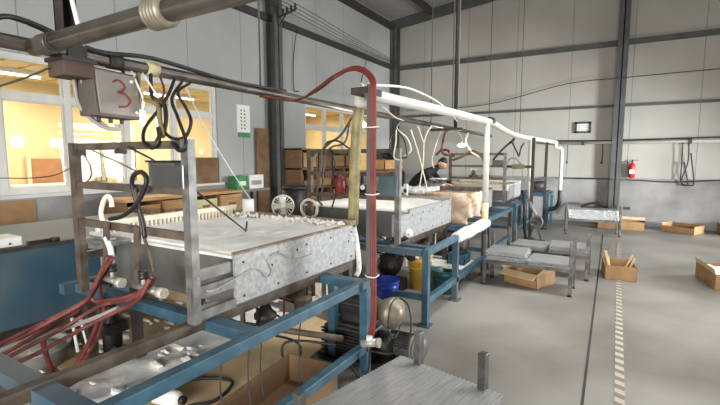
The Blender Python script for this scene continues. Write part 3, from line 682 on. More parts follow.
MB().box(-2.70, 1.21, 2.035, -2.53, 1.37, 2.13).build('body', 'brown_box', t, 0.006)
MB().box(-2.71, 1.20, 2.115, -2.52, 1.38, 2.135).build('lid', 'steel_dark', t)
# control box numbered 3
t = thing('control_box', 'grey control box with a brushed red numeral hanging from the pipe', 'control box', (-2.6, 1.55, 1.82))
c0 = V((-2.52, 1.366, 1.837)); c1 = V((-2.55, 1.653, 1.832))
dy = (c1 - c0); up = V((-2.54, 1.355, 2.105)) - c0; th = V((-0.15, -0.02, 0.0))
b = MB(); P = [c0 + th, c0, c1, c1 + th]
b.hexa([P[0], P[1], P[2], P[3], P[0] + up, P[1] + up, P[2] + up, P[3] + up])
b.build('case', 'box_grey_dark', t, 0.004)
n = dy.cross(up).normalized()
if n.x < 0: n = -n
b = MB(); d = n * 0.004; e = n * 0.012
q = [c0 + dy * 0.05 + up * 0.05, c0 + dy * 0.95 + up * 0.05, c0 + dy * 0.95 + up * 0.95, c0 + dy * 0.05 + up * 0.95]
b.hexa([v - d for v in q] + [v + e for v in q]); lid = b.build('door', 'box_enamel', t, 0.003)
def onbox(u, v): return c0 + dy * u + up * v + n * 0.014
stroke = [onbox(u, v) for u, v in ((0.38, 0.74), (0.50, 0.80), (0.62, 0.70), (0.57, 0.58), (0.46, 0.54), (0.62, 0.50), (0.70, 0.37), (0.62, 0.25), (0.44, 0.22))]
MB().tube(stroke, 0.0055, 6).build('numeral', 'mark_red', lid)
for u, v in ((0.80, 0.82), (0.84, 0.14)):
    MB().lathe(onbox(u, v), [(0.010, -0.003), (0.010, 0.004), (0.004, 0.006)], 8, n).build('latch', 'paper', lid)
for u in (0.2, 0.45, 0.7): MB().cyl(c0 + dy * u + th * 0.5, c0 + dy * u + th * 0.5 - V((0, 0, 0.03)), 0.012, 8).build('cable_gland', 'steel_dark', t)
for u in (0.15, 0.85): MB().bar(c0 + dy * u + th * .4 + up * 0.97, V((-2.6, (c0 + dy * u).y - 0.04, 2.15)), 0.02, 0.006).build('hanger_strap', 'steel_dark', t)
for k, (a, bq) in enumerate(((0.0, 0.02), (0.03, 0.05))):
    hose('control_cable', ['grey cable looping behind the numbered control box, outer one', 'grey cable looping behind the numbered control box, inner one'][k], 'cable',
         [(-2.62, 1.30 + a, 2.12), (-2.67 + a, 1.33 + a, 2.0), (-2.66, 1.35 + a, 1.88), (-2.62, 1.42 + bq, 1.78), (-2.60, 1.49 + bq, 1.775), (-2.6, 1.49 + bq, 1.80)], 0.012, 'box_grey', 'cables of the control box')
# cables lying along the pipe
for k, (dx, dz, r, l) in enumerate(((0.03, 0.05, 0.013, 'black cable lying loosely along the overhead pipe, thicker one'), (-0.03, 0.06, 0.009, 'black cable lying loosely along the overhead pipe, thinner one'))):
    hose('pipe_cable', l, 'cable', [(-2.6 + dx, -0.6, 2.2 + dz), (-2.6 + dx, 0.75, 2.19 + dz), (-2.62 + dx, 1.05, 2.235 + dz), (-2.6 + dx, 1.4, 2.15 + dz), (-2.58 + dx, 1.75, 2.165 + dz * 1.1), (-2.6 + dx, 2.4, 2.13 + dz), (-2.57 + dx, 3.0, 2.13 + dz)], r, 'black', None)
hose('slack_wire', 'thin wire sagging from the overhead pipe across the upper left window', 'wire', [(-2.6, 1.25, 2.12), (-2.8, 1.12, 2.02), (-3.2, 0.95, 1.93), (-3.7, 0.75, 1.9)], 0.006, 'steel_dark')
hose('slack_wire', 'thin wire drooping across the left window to the rack post', 'wire', [(-4.2, 1.488, 1.438), (-3.8, 1.531, 1.446), (-3.3, 1.477, 1.481), (-2.922, 1.43, 1.553)], 0.004, 'steel_dark')

# white plastic water main with its drops
t = thing('white_water_main', 'long white plastic pipe sagging along the aisle side of the machines', 'pipe', (-1.5, 5.0, 2.05))
MB().tube([(-1.525, 2.72, 2.046), (-1.52, 2.926, 2.042), (-1.5, 4.4, 2.06), (-1.5, 5.941, 2.073)], 0.043, 14, 6).build('pipe', 'white_pvc', t)
MB().tube([(-1.5, 5.90, 2.075), (-1.5, 6.2, 2.06), (-1.5, 7.4, 1.98), (-1.5, 8.9, 1.975), (-1.5, 9.159, 1.984)], 0.042, 12, 6).build('pipe', 'white_pvc', t)
MB().tube([(-1.5, 9.159, 1.984), (-1.42, 10.0, 1.97), (-1.30, 10.9, 1.96), (-1.25, 11.0, 1.95), (-1.25, 11.0, 1.83), (-1.14, 11.0, 1.81), (-1.12, 11.0, 1.7), (-1.12, 11.0, 0.82)], 0.040, 12, 3).build('pipe', 'white_pvc', t)
for p in ((-1.5, 5.992, 2.09), (-1.5, 9.519, 1.977)): MB().cyl((p[0], p[1] - 0.06, p[2]), (p[0], p[1] + 0.06, p[2]), 0.052, 14).build('joint_collar', 'steel_dark', t)
MB().cyl((-1.5, 5.79, 2.07), (-1.5, 5.82, 0.98), 0.039, 12).build('drop_pipe', 'white_pvc', t)
MB().cyl((-1.5, 5.82, 0.99), (-1.5, 5.82, 0.70), 0.044, 12).build('drop_sleeve', 'yellowed', t)
MB().cyl((-1.5, 9.15, 1.97), (-1.52, 9.3, 0.8), 0.045, 12).build('drop_pipe', 'white_pvc', t)
MB().tube([(-1.12, 11.0, 0.84), (-1.12, 11.0, 0.6), (-1.18, 11.05, 0.44), (-1.3, 11.05, 0.38), (-1.42, 11.05, 0.42)], 0.05, 10).build('flexible_end', 'black', t)
for y in (4.4, 8.0): MB().cyl((-1.5, y, 2.05), (-1.5, y, roof_z(-1.5)), 0.006, 6).build('hanger_wire', 'steel_grey', t)
t = thing('stained_suction_hose', 'thick olive stained hose with white elbow behind the red hose', 'hose', (-1.84, 3.05, 0.674))
MB().tube([(-1.572, 2.85, 2.066), (-1.663, 2.92, 2.103), (-1.763, 3.0, 2.098), (-1.811, 3.05, 2.029)], 0.055, 12, 6).build('elbow', 'white_pvc', t)
MB().tube([(-1.811, 3.05, 2.037), (-1.839, 3.05, 1.847), (-1.865, 3.06, 1.538), (-1.91, 3.1, 1.036)], 0.046, 12, 6).build('sleeve', 'olive', t)
b = MB().tube([(-1.91, 3.1, 1.054), (-1.846, 3.06, 0.868), (-1.821, 3.05, 0.677), (-1.832, 3.02, 0.613)], 0.022, 10, 6)
b.build('foamed_end', 'crumb', t)
t = thing('support_post', 'grey square post standing on the nearest blue frame behind the red hose', 'post', (-1.5, 2.6, 0.74))
MB().bar((-1.46, 2.6, 0.74), (-1.455, 2.6, 2.09), 0.045).build('tube', 'steel_grey', t)
MB().box(-1.6, 2.57, 2.03, -1.47, 2.78, 2.075).build('bracket_arm', 'steel_dark', t)
for k, o in enumerate((0.0, 0.018, 0.036)):
    hose('red_hose', ['red hose strapped down the grey post, left strand of three', 'red hose strapped down the grey post, middle strand of three', 'red hose strapped down the grey post, right strand of three'][k], 'hose',
         [(-2.56 + o, 2.7, 2.10), (-2.54 + o, 3.1, 2.11), (-2.1, 2.85 - o, 2.125), (-1.75, 2.63 - o, 2.175), (-1.56 + o * .6, 2.56 - o * .4, 2.19 + o * .4), (-1.445 + o * .8, 2.555, 2.12 + .3 * o), (-1.43 + o * .8, 2.555, 1.98), (-1.43 + o * .8, 2.555, 1.4), (-1.42 + o * .8, 2.55, 0.75), (-1.415 + o * .7, 2.545, 0.5), (-1.44 + o, 2.54, 0.34)], 0.0088, 'red', 'red hoses on the grey post')
for k, z in enumerate((0.78, 1.35, 1.8)):
    hose('hose_tie', 'pale tie binding the three red hoses to the grey post, ' + ['lowest', 'middle', 'topmost'][k] + ' of three', 'tie', [(-1.487, 2.573, z), (-1.45, 2.538, z), (-1.395, 2.538, z), (-1.385, 2.57, z + .005), (-1.41, 2.63, z), (-1.48, 2.63, z), (-1.487, 2.573, z)], 0.004, 'white_plain', 'ties on the red hoses', 5)
t = thing('ceiling_conduit', 'dark vertical conduit dropping from the roof above the machines', 'conduit', (-2.2, 6.62, 2.05))
MB().cyl((-2.2, 6.62, 2.03), (-2.2, 6.62, roof_z(-2.2)), 0.032, 8).build('tube', 'steel_dark', t)
MB().tube([(-2.165, 6.6, 2.04), (-2.15, 6.59, 3.2), (-2.16, 6.6, 4.4), (-2.15, 6.6, roof_z(-2.2))], 0.006, 6).build('pale_cable', 'box_grey', t)
MB().box(-2.62, 6.58, 2.02, -2.1, 6.66, 2.06).build('foot_arm', 'steel_dark', t)
hose('white_cable', 'thin white cable strung above the white water main', 'cable', [(-1.5, 2.65, 2.10), (-1.6, 3.6, 2.20), (-1.9, 5.2, 2.24), (-2.15, 6.55, 2.15)], 0.010, 'white_plain')
hose('white_cable', 'thin white cable running down from the wall to the red hose bend', 'cable', [(-5.9, 9.7, 3.2), (-4.2, 7.0, 2.85), (-2.6, 4.4, 2.45), (-1.55, 2.66, 2.1)], 0.007, 'white_plain')
# lamps
def lamp(label, x, y, zt, zb, r, m, shade=True):
    t = thing('pendant_lamp', label, 'lamp', (x, y, zb))
    MB().tube([(-2.6, y, zt + .01), (x + 0.01, y, (zt + zb) / 2), (x, y, zb + 0.09)], 0.006, 6).build('cord', 'white_plain', t)
    MB().cyl((x, y, zb + 0.05), (x, y, zb + 0.10), 0.018, 10).build('socket', 'white_plain', t)
    MB().lathe((x, y, zb), [(0.001, 0), (r * 0.7, 0.008), (r, 0.03), (r * 0.8, 0.05), (0.02, 0.07)], 16, closed=True).build('bulb', m, t)
lamp('lit white bulb hanging above the second machine in front of the person', -2.5, 7.9, 2.10, 1.79, 0.085, 'bulb')
_p = (-2.5, 9.678, 2.091)
lamp('small lit bulb hanging behind the first white drop pipe', _p[0], _p[1], 2.11, _p[2], 0.05, 'bulb_soft')
lamp('lit bulb glowing between the stained hose and the red hose', -2.55, 4.35, 2.13, 1.94, 0.05, 'bulb')
lamp('lit bulb among cables above the nearest rack, left of two', -2.5, 1.62, 2.13, 1.79, 0.018, 'bulb')
lamp('lit bulb among cables above the nearest rack, right of two', -2.45, 1.69, 2.13, 1.79, 0.018, 'bulb')
for (x, y, z0, e) in ((-2.5, 7.85, 1.75, 18), (-2.5, 4.3, 1.88, 12), (-2.35, 1.62, 1.74, 2)):
    d = bpy.data.lights.new('bulb_light', 'POINT'); d.energy = e; d.color = (1, 0.93, 0.82); d.shadow_soft_size = 0.05
    o = bpy.data.objects.new('bulb_light', d); COL.objects.link(o); o.location = (x, y, z0)
# ---------------------------------------------------------------- low stacking racks with foil mesh on them
def rack(label, L=0.98):
    t = thing('stacking_rack', label, 'rack', (0, 0, 0), 'low stacking racks along the aisle')
    for x in (-L / 2, L / 2):
        for y in (-0.195, 0.195):
            q = MB().bar((x, y, 0.025), (x, y, 0.63), 0.042).build('post', 'rack_steel', t, 0.003)
            MB().cyl((x, y, 0), (x, y, 0.03), 0.03, 10, 0.018).build('foot', 'black', q)
    b = MB()
    for y in (-0.195, 0.195): b.bar((-L / 2 + .02, y, 0.305), (L / 2 - .02, y, 0.305), 0.03, 0.045)
    for x in (-L / 2, L / 2): b.bar((x, -0.175, 0.305), (x, 0.175, 0.305), 0.03, 0.045)
    b.build('deck_frame', 'rack_steel', t)
    MB().box(-L / 2 + 0.015, -0.18, 0.322, L / 2 - 0.015, 0.18, 0.334).build('deck', 'galv_dark', t)
    return t
def place(o, x, y, a=0, label=None, z=0):
    o.location = (x, y, z); o.rotation_euler = (0, 0, math.radians(a))
    if label: o['label'] = label
    return o
r0 = rack('low steel rack with four stub posts over a torn carton, nearest full rack')
place(r0, -0.885, 5.6, 0)
place(copy_tree(r0), -0.76, 6.42, 0, 'low steel rack just behind the nearest full rack, second in line')
place(copy_tree(r0), -0.40, 10.2, 8, 'low steel rack farthest down the aisle, carrying a thick mesh stack')
RA = 78.0
r1 = place(rack('low steel rack at the bottom edge of the photo, mostly hidden by mesh', 0.86), -0.805, 1.715, RA)
def sheets(label, x, y, a, L, Wd, z0, n, zt, group=None, jag=0.005, sag=0.0):
    """layers of crimped foil mesh, each a little shifted, with a zigzag edge"""
    t = thing('mesh_stack', label, 'mesh sheets', (0, 0, 0), group)
    h = (zt - z0) / n
    for k in range(n):
        b = MB(); ox, oy = random.uniform(-0.012, 0.012), random.uniform(-0.012, 0.012)
        nx = int(L / 0.012)
        top, bot = [], []
        out = []
        for i in range(nx + 1): out.append((-L / 2 + L * i / nx, -Wd / 2 + (jag if i % 2 else -jag)))
        m = int(Wd / 0.012)
        for i in range(1, m): out.append((L / 2 + (jag if i % 2 else -jag), -Wd / 2 + Wd * i / m))
        for i in range(nx + 1): out.append((L / 2 - L * i / nx, Wd / 2 + (jag if i % 2 else -jag)))
        for i in range(1, m): out.append((-L / 2 + (jag if i % 2 else -jag), Wd / 2 - Wd * i / m))
        b.prism([(px + ox, py + oy) for px, py in out], k * h, (k + 1) * h - h * 0.12)
        b.build('sheet', 'sheet', t)
    return place(t, x, y, a, None, z0)
st = 'stacks of crimped foil mesh'
sheets('wide shiny mesh stack at the bottom edge of the photo', -0.815, 1.79, RA, 0.72, 0.62, 0.335, 6, 0.445, st)
sheets('mesh stack on the left half of the nearest full rack', -1.125, 5.6, 2, 0.46, 0.47, 0.335, 6, 0.445, st)
sheets('mesh stack on the right half of the nearest full rack', -0.64, 5.59, -1, 0.44, 0.47, 0.335, 4, 0.385, st)
sheets('mesh stack on the left half of the second rack', -1.0, 6.42, -3, 0.45, 0.47, 0.335, 4, 0.40, st)
sheets('mesh stack on the right half of the second rack', -0.52, 6.42, 3, 0.45, 0.47, 0.335, 5, 0.43, st)
sheets('thick mesh stack on the farthest rack of the aisle', -0.40, 10.2, 8, 0.90, 0.46, 0.335, 6, 0.53, st)

# ---------------------------------------------------------------- cartons
def carton(name, label, x, y, a, L, Wd, H, m='card', flaps=(), lean=0.0, low=None):
    t = thing(name, label, 'carton', (0, 0, 0))
    th = 0.008
    b = MB().box(-L / 2, -Wd / 2, 0, L / 2, Wd / 2, th)
    b.box(-L / 2, -Wd / 2, 0, -L / 2 + th, Wd / 2, H); b.box(L / 2 - th, -Wd / 2, 0, L / 2, Wd / 2, H)
    b.box(-L / 2, -Wd / 2, 0, L / 2, -Wd / 2 + th, low if low else H); b.box(-L / 2, Wd / 2 - th, 0, L / 2, Wd / 2, H)
    b.build('body', m, t)
    for s, ang, fl in flaps:
        ca, sa = math.cos(math.radians(ang)) * fl, math.sin(math.radians(ang)) * fl
        b = MB()
        if s == 'l': b.hexa([(-L / 2, -Wd / 2, H), (-L / 2, Wd / 2, H), (-L / 2 - ca, Wd / 2, H + sa), (-L / 2 - ca, -Wd / 2, H + sa)] + [(-L / 2, -Wd / 2, H + th), (-L / 2, Wd / 2, H + th), (-L / 2 - ca, Wd / 2, H + sa + th), (-L / 2 - ca, -Wd / 2, H + sa + th)])
        if s == 'r': b.hexa([(L / 2, -Wd / 2, H), (L / 2, Wd / 2, H), (L / 2 + ca, Wd / 2, H + sa), (L / 2 + ca, -Wd / 2, H + sa)] + [(L / 2, -Wd / 2, H + th), (L / 2, Wd / 2, H + th), (L / 2 + ca, Wd / 2, H + sa + th), (L / 2 + ca, -Wd / 2, H + sa + th)])
        if s == 'f': b.hexa([(-L / 2, -Wd / 2, H), (L / 2, -Wd / 2, H), (L / 2, -Wd / 2 - ca, H + sa), (-L / 2, -Wd / 2 - ca, H + sa)] + [(-L / 2, -Wd / 2, H + th), (L / 2, -Wd / 2, H + th), (L / 2, -Wd / 2 - ca, H + sa + th), (-L / 2, -Wd / 2 - ca, H + sa + th)])
        if s == 'b': b.hexa([(-L / 2, Wd / 2, H), (L / 2, Wd / 2, H), (L / 2, Wd / 2 + ca, H + sa), (-L / 2, Wd / 2 + ca, H + sa)] + [(-L / 2, Wd / 2, H + th), (L / 2, Wd / 2, H + th), (L / 2, Wd / 2 + ca, H + sa + th), (-L / 2, Wd / 2 + ca, H + sa + th)])
        b.build('flap', 'card_pale' if m == 'card' else m, t)
    return place(t, x, y, a)
carton('open_carton', 'torn open carton with splayed flaps under the nearest full rack', -0.90, 5.78, -22, 0.46, 0.42, 0.17, 'card', (('l', 40, 0.13), ('r', 50, 0.10), ('f', -30, 0.10), ('b', 70, 0.10)), low=0.10)
o = carton('open_carton', 'open carton of offcuts in the aisle beside the second rack', 0.085, 6.72, 6, 0.36, 0.52, 0.19, 'card', (('l', 68, 0.10),))
for k, (dx, dy, ex, ey, ez) in enumerate(((-0.1, 0.12, -0.17, 0.2, 0.30), (0.05, 0.1, 0.17, 0.2, 0.27), (0.1, 0.0, 0.19, 0.08, 0.25), (-.08, -.1, -.14, .02, .26))):
    tag(MB().bar((0.085 + dx, 6.72 + dy, 0.015), (0.085 + ex * .96, 6.72 + ey, ez), 0.03, 0.006).build('offcut_strip', 'card_pale'), ['pale card strip poking up at the back left of the aisle carton', 'tall pale card strip poking up at the back right of the aisle carton', 'short pale card strip at the right side of the aisle carton', 'pale card strip at the front left of the aisle carton'][k], 'card strip', 'card strips in the aisle carton')
carton('open_carton', 'open carton at the right edge of the photo filled with pale scrap', 1.30, 6.98, 8, 0.52, 0.72, 0.19, 'card', (('l', 75, 0.06),))
b = MB().slab(1.08, 6.7, 1.50, 7.26, 0.02, lambda x, y: 0.17 + 0.03 * nz(x, y, 2.5), 14, 14)
tag(b.build('paper_scrap', 'white_crinkle'), 'pale scrap heaped in the carton at the right edge', 'scrap', None, 'stuff')
carton('open_carton', 'long low carton on the floor near the grey far wall base', 1.28, 11.45, -30, 0.62, 0.44, 0.17, 'card', (('l', 5, 0.01),), low=0.13)
carton('open_carton', 'carton behind the farthest rack, left one of two touching', -0.12, 11.25, 0, 0.40, 0.4, 0.18, 'card_dark')
carton('open_carton', 'carton at the foot of the far column beside a touching carton', 0.36, 11.35, -3, 0.46, 0.42, 0.19, 'card', (('b', 60, 0.06),))
carton('open_carton', 'carton cut off by the right edge near the far wall', 2.12, 11.6, 0, 0.4, 0.5, 0.22, 'card')
carton('large_open_carton', 'large open brown carton on the floor under the nearest frame rail', -1.70, 1.62, 5, 0.40, 1.40, 0.20, 'card_dark')
tag(MB().prism([(-2.75, 1.25), (-2.0, 0.9), (-1.93, 1.5), (-2.02, 2.4), (-2.1, 3.3), (-2.6, 3.4), (-2.62, 2.2)], 0.0, 0.006).build('floor_cardboard', 'card_pale'), 'flattened pale brown cardboard lying under the nearest machine', 'cardboard')
# slurry and scraps under the nearest machine
b = MB().slab(-3.35, 1.0, -2.66, 3.3, 0.0, lambda x, y: 0.02 + 0.016 * nz(x, y, 1.6), 24, 40)
tag(b.build('foam_slurry', 'wet'), 'white foam slurry spread on the floor under the nearest machine', 'foam slurry', None, 'stuff')
b = MB()
for k in range(90):
    b.blob((random.uniform(-4.3, -2.6), random.uniform(1.2, 3.6), 0.04), random.uniform(0.015, 0.045), 0.4, 1, (1.8, 0.7, 0.55))
tag(b.build('foam_scraps', 'crumb'), 'pale foam scraps littering the floor around the slurry', 'foam scraps', None, 'stuff')
tag(MB().prism([(-4.6, 1.7), (-3.4, 1.5), (-3.3, 3.4), (-4.6, 3.6)], 0.0, 0.006).build('floor_cardboard', 'card_pale'), 'flattened cardboard lying below the blue tank, left of the slurry', 'cardboard')
t = thing('white_canister', 'white plastic canister lying on its side under the near frame rail', 'canister', (-2.42, 1.64, 0.0))
MB().lathe((-2.52, 1.62, 0.055), [(0.03, 0), (0.05, 0.01), (0.052, 0.16), (0.045, 0.18), (0.02, 0.20)], 16, (1, 0.25, 0)).build('body', 'white_plain', t)
MB().lathe((-2.33, 1.668, 0.055), [(0.026, 0), (0.026, 0.035)], 12, (1, 0.25, 0)).build('cap', 'black', t)
hose('floor_hose', 'black hose curled on the floor beside the white canister', 'hose', [(-2.28, 1.68, 0.02), (-2.18, 1.82, 0.02), (-2.26, 2.04, 0.02), (-2.44, 2.0, 0.02), (-2.6, 1.84, 0.03)], 0.012, 'black')
for k, (x, y) in enumerate(((-1.56, 1.35), (-1.55, 1.52), (-1.56, 1.62), (-1.54, 1.92))):
    hose('hanging_wire', 'thin wire hanging straight down from the near blue rail, %s from the left' % ['first', 'second', 'third', 'fourth'][k], 'wire', [(x, y, 0.67), (x - 0.02, y, 0.5), (x - 0.01, y + 0.01, 0.30 - 0.05 * (k % 2))], 0.004, 'steel_dark', 'wires under the near blue rail')

# ---------------------------------------------------------------- blue tank on the left
t = thing('blue_tank', 'large dusty blue steel tank under the left window', 'tank', (-4.45, 1.4, 0))
MB().box(-5.2, -0.6, 0.36, -3.7, 3.1, 0.93).build('body', 'blue_dusty', t, 0.01)
MB().box(-3.76, -0.6, 0.93, -3.69, 3.1, 0.955).build('top_rail', 'steel_dark', t)
for y in (-0.5, 0.7, 1.9, 3.0):
    for x in (-5.1, -3.78): MB().box(x - 0.04, y - 0.04, 0, x + 0.04, y + 0.04, 0.36).build('leg', 'steel_dark', t)
t = thing('white_switch_box', 'white flat switch box lying on the blue tank rail', 'switch box', (-3.86, 1.25, 0.955))
MB().box(-4.0, 0.85, 0.93, -3.77, 1.44, 1.02).build('case', 'white_plain', t, 0.008)
MB().box(-3.95, 1.05, 1.02, -3.88, 1.15, 1.035).build('switch', 'black', t)
MB().lathe((-3.77, 1.36, 0.975), [(0.008, 0), (0.008, 0.005), (0.003, 0.006)], 8, (1, 0, 0)).build('screw', 'ink', t)
t = thing('black_connector', 'black cable connector at the end of the blue tank rail', 'connector', (-3.72, 1.58, 0.955))
MB().box(-3.74, 1.45, 0.955, -3.70, 1.60, 0.985).build('body', 'black', t)
MB().cyl((-3.72, 1.60, 0.97), (-3.72, 1.66, 0.97), 0.018, 8).build('plug_end', 'steel_dark', t)
t = thing('foam_basin', 'round grey basin of white foam on the floor below the blue tank', 'basin', (-3.88, 1.48, 0))
MB().lathe((-3.80, 1.46, 0.0), [(0.001, 0.004), (0.20, 0.0), (0.25, 0.15), (0.265, 0.155), (0.255, 0.165), (0.235, 0.15), (0.19, 0.015), (0.001, 0.015)], 28, closed=True).build('bowl', 'box_grey', t)
MB().lathe((-3.80, 1.46, 0.0), [(0.001, 0.145), (0.08, 0.15), (0.16, 0.135), (0.222, 0.12), (0.2, 0.06), (0.001, 0.06)], 24, closed=True).build('foam_fill', 'crumb', t)

# valve manifolds on the nearest rack
def manifold(label, x, ex):
    t = thing('valve_manifold', label, 'valve', (x, 1.41, 0.86), 'valve manifolds on the nearest rack')
    MB().bar((x, 1.40, 1.22), (x - 0.03, 1.40, 0.90), 0.05, 0.014).build('hanger_bar', 'rust_steel', t)
    MB().cyl((x - 0.10, 1.40, 0.885), (x + ex, 1.40, 0.875), 0.022, 12).build('pipe', 'bare_steel', t)
    MB().cyl((x + ex - 0.01, 1.40, 0.875), (x + ex + 0.04, 1.40, 0.874), 0.03, 6).build('pipe_end', 'pale_alu', t)
    MB().cyl((x + 0.03, 1.40, 0.89), (x + 0.03, 1.40, 0.97), 0.013, 10).build('riser', 'pale_alu', t)
    MB().lathe((x + 0.03, 1.40, 0.93), [(0.026, 0), (0.026, 0.018), (0.016, 0.022), (0.026, 0.03), (0.026, 0.045)], 10).build('valve_body', 'black', t)
    return t
manifold('steel valve manifold under the nearest rack, left of two', -2.565, 0.09)
manifold('steel valve manifold under the nearest rack, right of two', -2.26, 0.17)
hose('white_valve_hose', 'short white hose rising from the left valve manifold', 'hose', [(-2.535, 1.40, 0.975), (-2.535, 1.40, 1.05), (-2.56, 1.40, 1.10), (-2.58, 1.40, 1.13)], 0.016, 'white_plain')
hose('pale_hose_loop', 'pale yellow hose bent in an arch above the lowest left rack rung', 'hose', [(-2.693, 1.45, 1.207), (-2.709, 1.45, 1.267), (-2.667, 1.45, 1.343), (-2.621, 1.45, 1.37), (-2.592, 1.45, 1.347), (-2.586, 1.45, 1.305)], 0.014, 'cream')
hose('dark_hose_loop', 'dark red hose curling over the middle rung of the nearest rack', 'hose', [(-2.489, 1.38, 1.249), (-2.367, 1.38, 1.274), (-2.223, 1.37, 1.34), (-2.126, 1.37, 1.441), (-2.113, 1.37, 1.499), (-2.169, 1.38, 1.523), (-2.233, 1.38, 1.506), (-2.272, 1.39, 1.456), (-2.26, 1.4, 1.368), (-2.222, 1.41, 1.248), (-2.212, 1.41, 1.16)], 0.013, 'black')
hose('brown_riser_hose', 'brown hose hanging from the middle rung to the right valve', 'hose', [(-2.263, 1.4, 1.434), (-2.244, 1.4, 1.341), (-2.235, 1.41, 1.202), (-2.174, 1.41, 1.069), (-2.131, 1.4, 0.982)], 0.009, 'rust_steel')
# red hoses sweeping down to the lower left
R = [
 ('dusty red hose sweeping from the left valve across the blue tank', [(-2.502, 1.38, 1.025), (-2.597, 1.38, 0.923), (-2.659, 1.36, 0.808), (-2.721, 1.33, 0.738), (-2.95, 1.235, 0.612), (-2.95, 0.979, 0.55), (-2.95, 0.55, 0.45)]),
 ('dusty red hose beside the left valve, just under the upper one', [(-2.496, 1.36, 1.035), (-2.574, 1.35, 0.915), (-2.667, 1.34, 0.788), (-2.74, 1.31, 0.716), (-2.9, 1.159, 0.598), (-2.9, 0.96, 0.534), (-2.9, 0.5, 0.42)]),
 ('red hose drooping from the right valve to the lower left edge', [(-2.111, 1.38, 0.968), (-2.192, 1.37, 0.874), (-2.322, 1.36, 0.804), (-2.577, 1.34, 0.73), (-2.75, 1.198, 0.597), (-2.7, 0.889, 0.545), (-2.7, 0.5, 0.42)]),
 ('red hose looping in a bend below the right valve', [(-2.124, 1.4, 0.955), (-2.161, 1.38, 0.899), (-2.317, 1.37, 0.825), (-2.504, 1.36, 0.773), (-2.667, 1.36, 0.739), (-2.675, 1.35, 0.796), (-2.559, 1.36, 0.932), (-2.446, 1.36, 1.03)]),
]
R += [('red hose lying just above the grey hose at the lower left', [(-2.632, 1.42, 0.97), (-2.72, 1.4, 0.838), (-2.763, 1.38, 0.729), (-2.935, 1.34, 0.6), (-2.8, 1.091, 0.589), (-2.8, 0.925, 0.538), (-2.8, 0.5, 0.40)]),
 ('red hose crossing low from the right valve over the others', [(-2.108, 1.36, 0.956), (-2.178, 1.33, 0.838), (-2.369, 1.31, 0.742), (-2.529, 1.2, 0.643), (-2.5, 0.99, 0.606), (-2.45, 0.804, 0.595), (-2.45, 0.5, 0.5)]),
 ('red hose falling steeply from the left valve to the floor', [(-2.615, 1.43, 0.995), (-2.773, 1.45, 0.798), (-2.839, 1.5, 0.607), (-2.932, 1.5, 0.417), (-3.288, 1.58, 0.12), (-3.269, 1.518, 0.06), (-3.244, 1.602, 0.06)])]
for l, p in R: hose('red_supply_hose', l, 'hose', p, 0.012, 'red_dusty', 'red hoses at the lower left')
hose('grey_hose', 'grey hose running beside the red hoses to the lower left', 'hose', [(-2.426, 1.36, 0.739), (-2.562, 1.3, 0.673), (-2.82, 1.228, 0.572), (-2.8, 0.927, 0.566), (-2.8, 0.45, 0.46)], 0.014, 'box_grey')
hose('red_floor_hose', 'red hose rising from the floor tangle toward the left valves', 'hose', [(-2.894, 1.5, 0.542), (-2.966, 1.45, 0.359), (-3.047, 1.399, 0.2), (-3.191, 1.377, 0.05), (-3.385, 1.421, 0.05), (-3.212, 1.314, 0.25), (-2.985, 1.2, 0.515), (-2.9, 1.192, 0.618)], 0.016, 'red')
hose('red_floor_hose', 'red hose trailing over the white slurry on the floor', 'hose', [(-3.149, 1.357, 0.05), (-3.186, 1.49, 0.05), (-3.193, 1.668, 0.06), (-3.237, 1.792, 0.06), (-3.32, 1.888, 0.05)], 0.02, 'red')
hose('red_floor_hose', 'red hose curling at the bottom left corner below the frame', 'hose', [(-3.252, 1.062, 0.05), (-3.27, 1.125, 0.1), (-3.082, 1.048, 0.3), (-2.833, 0.943, 0.5), (-2.75, 0.55, 0.62)], 0.016, 'red')
for k in range(2):
    hose('white_down_hose', ['white hose hanging beside the black pump legs below the tank, left one', 'white hose hanging beside the black pump legs below the tank, right one'][k], 'hose', [(-3.3, 1.519, 0.457), (-3.3, 1.53, 0.326), (-3.25, 1.519, 0.215)] if k == 0 else [(-3.3, 1.572, 0.454), (-3.25, 1.573, 0.321), (-3.2, 1.568, 0.207)], 0.012, 'white_plain', 'white hoses below the tank')
t = thing('black_pump', 'black pump on the floor behind the white hoses', 'pump', (-3.45, 1.85, 0))
MB().lathe((-3.42, 1.86, 0.0), [(0.16, 0), (0.16, 0.03), (0.07, 0.05), (0.075, 0.30), (0.05, 0.34), (0.05, 0.42), (0.02, 0.44)], 16).build('body', 'black', t)
MB().box(-3.52, 1.78, 0.22, -3.32, 1.94, 0.3).build('terminal_box', 'motor', t)
MB().cyl((-3.42, 1.86, 0.42), (-3.42, 1.86, 0.68), 0.02, 8).build('riser', 'steel_dark', t)
MB().cyl((-3.30, 1.80, 0.10), (-3.14, 1.72, 0.10), 0.03, 10).build('outlet', 'white_plain', t)
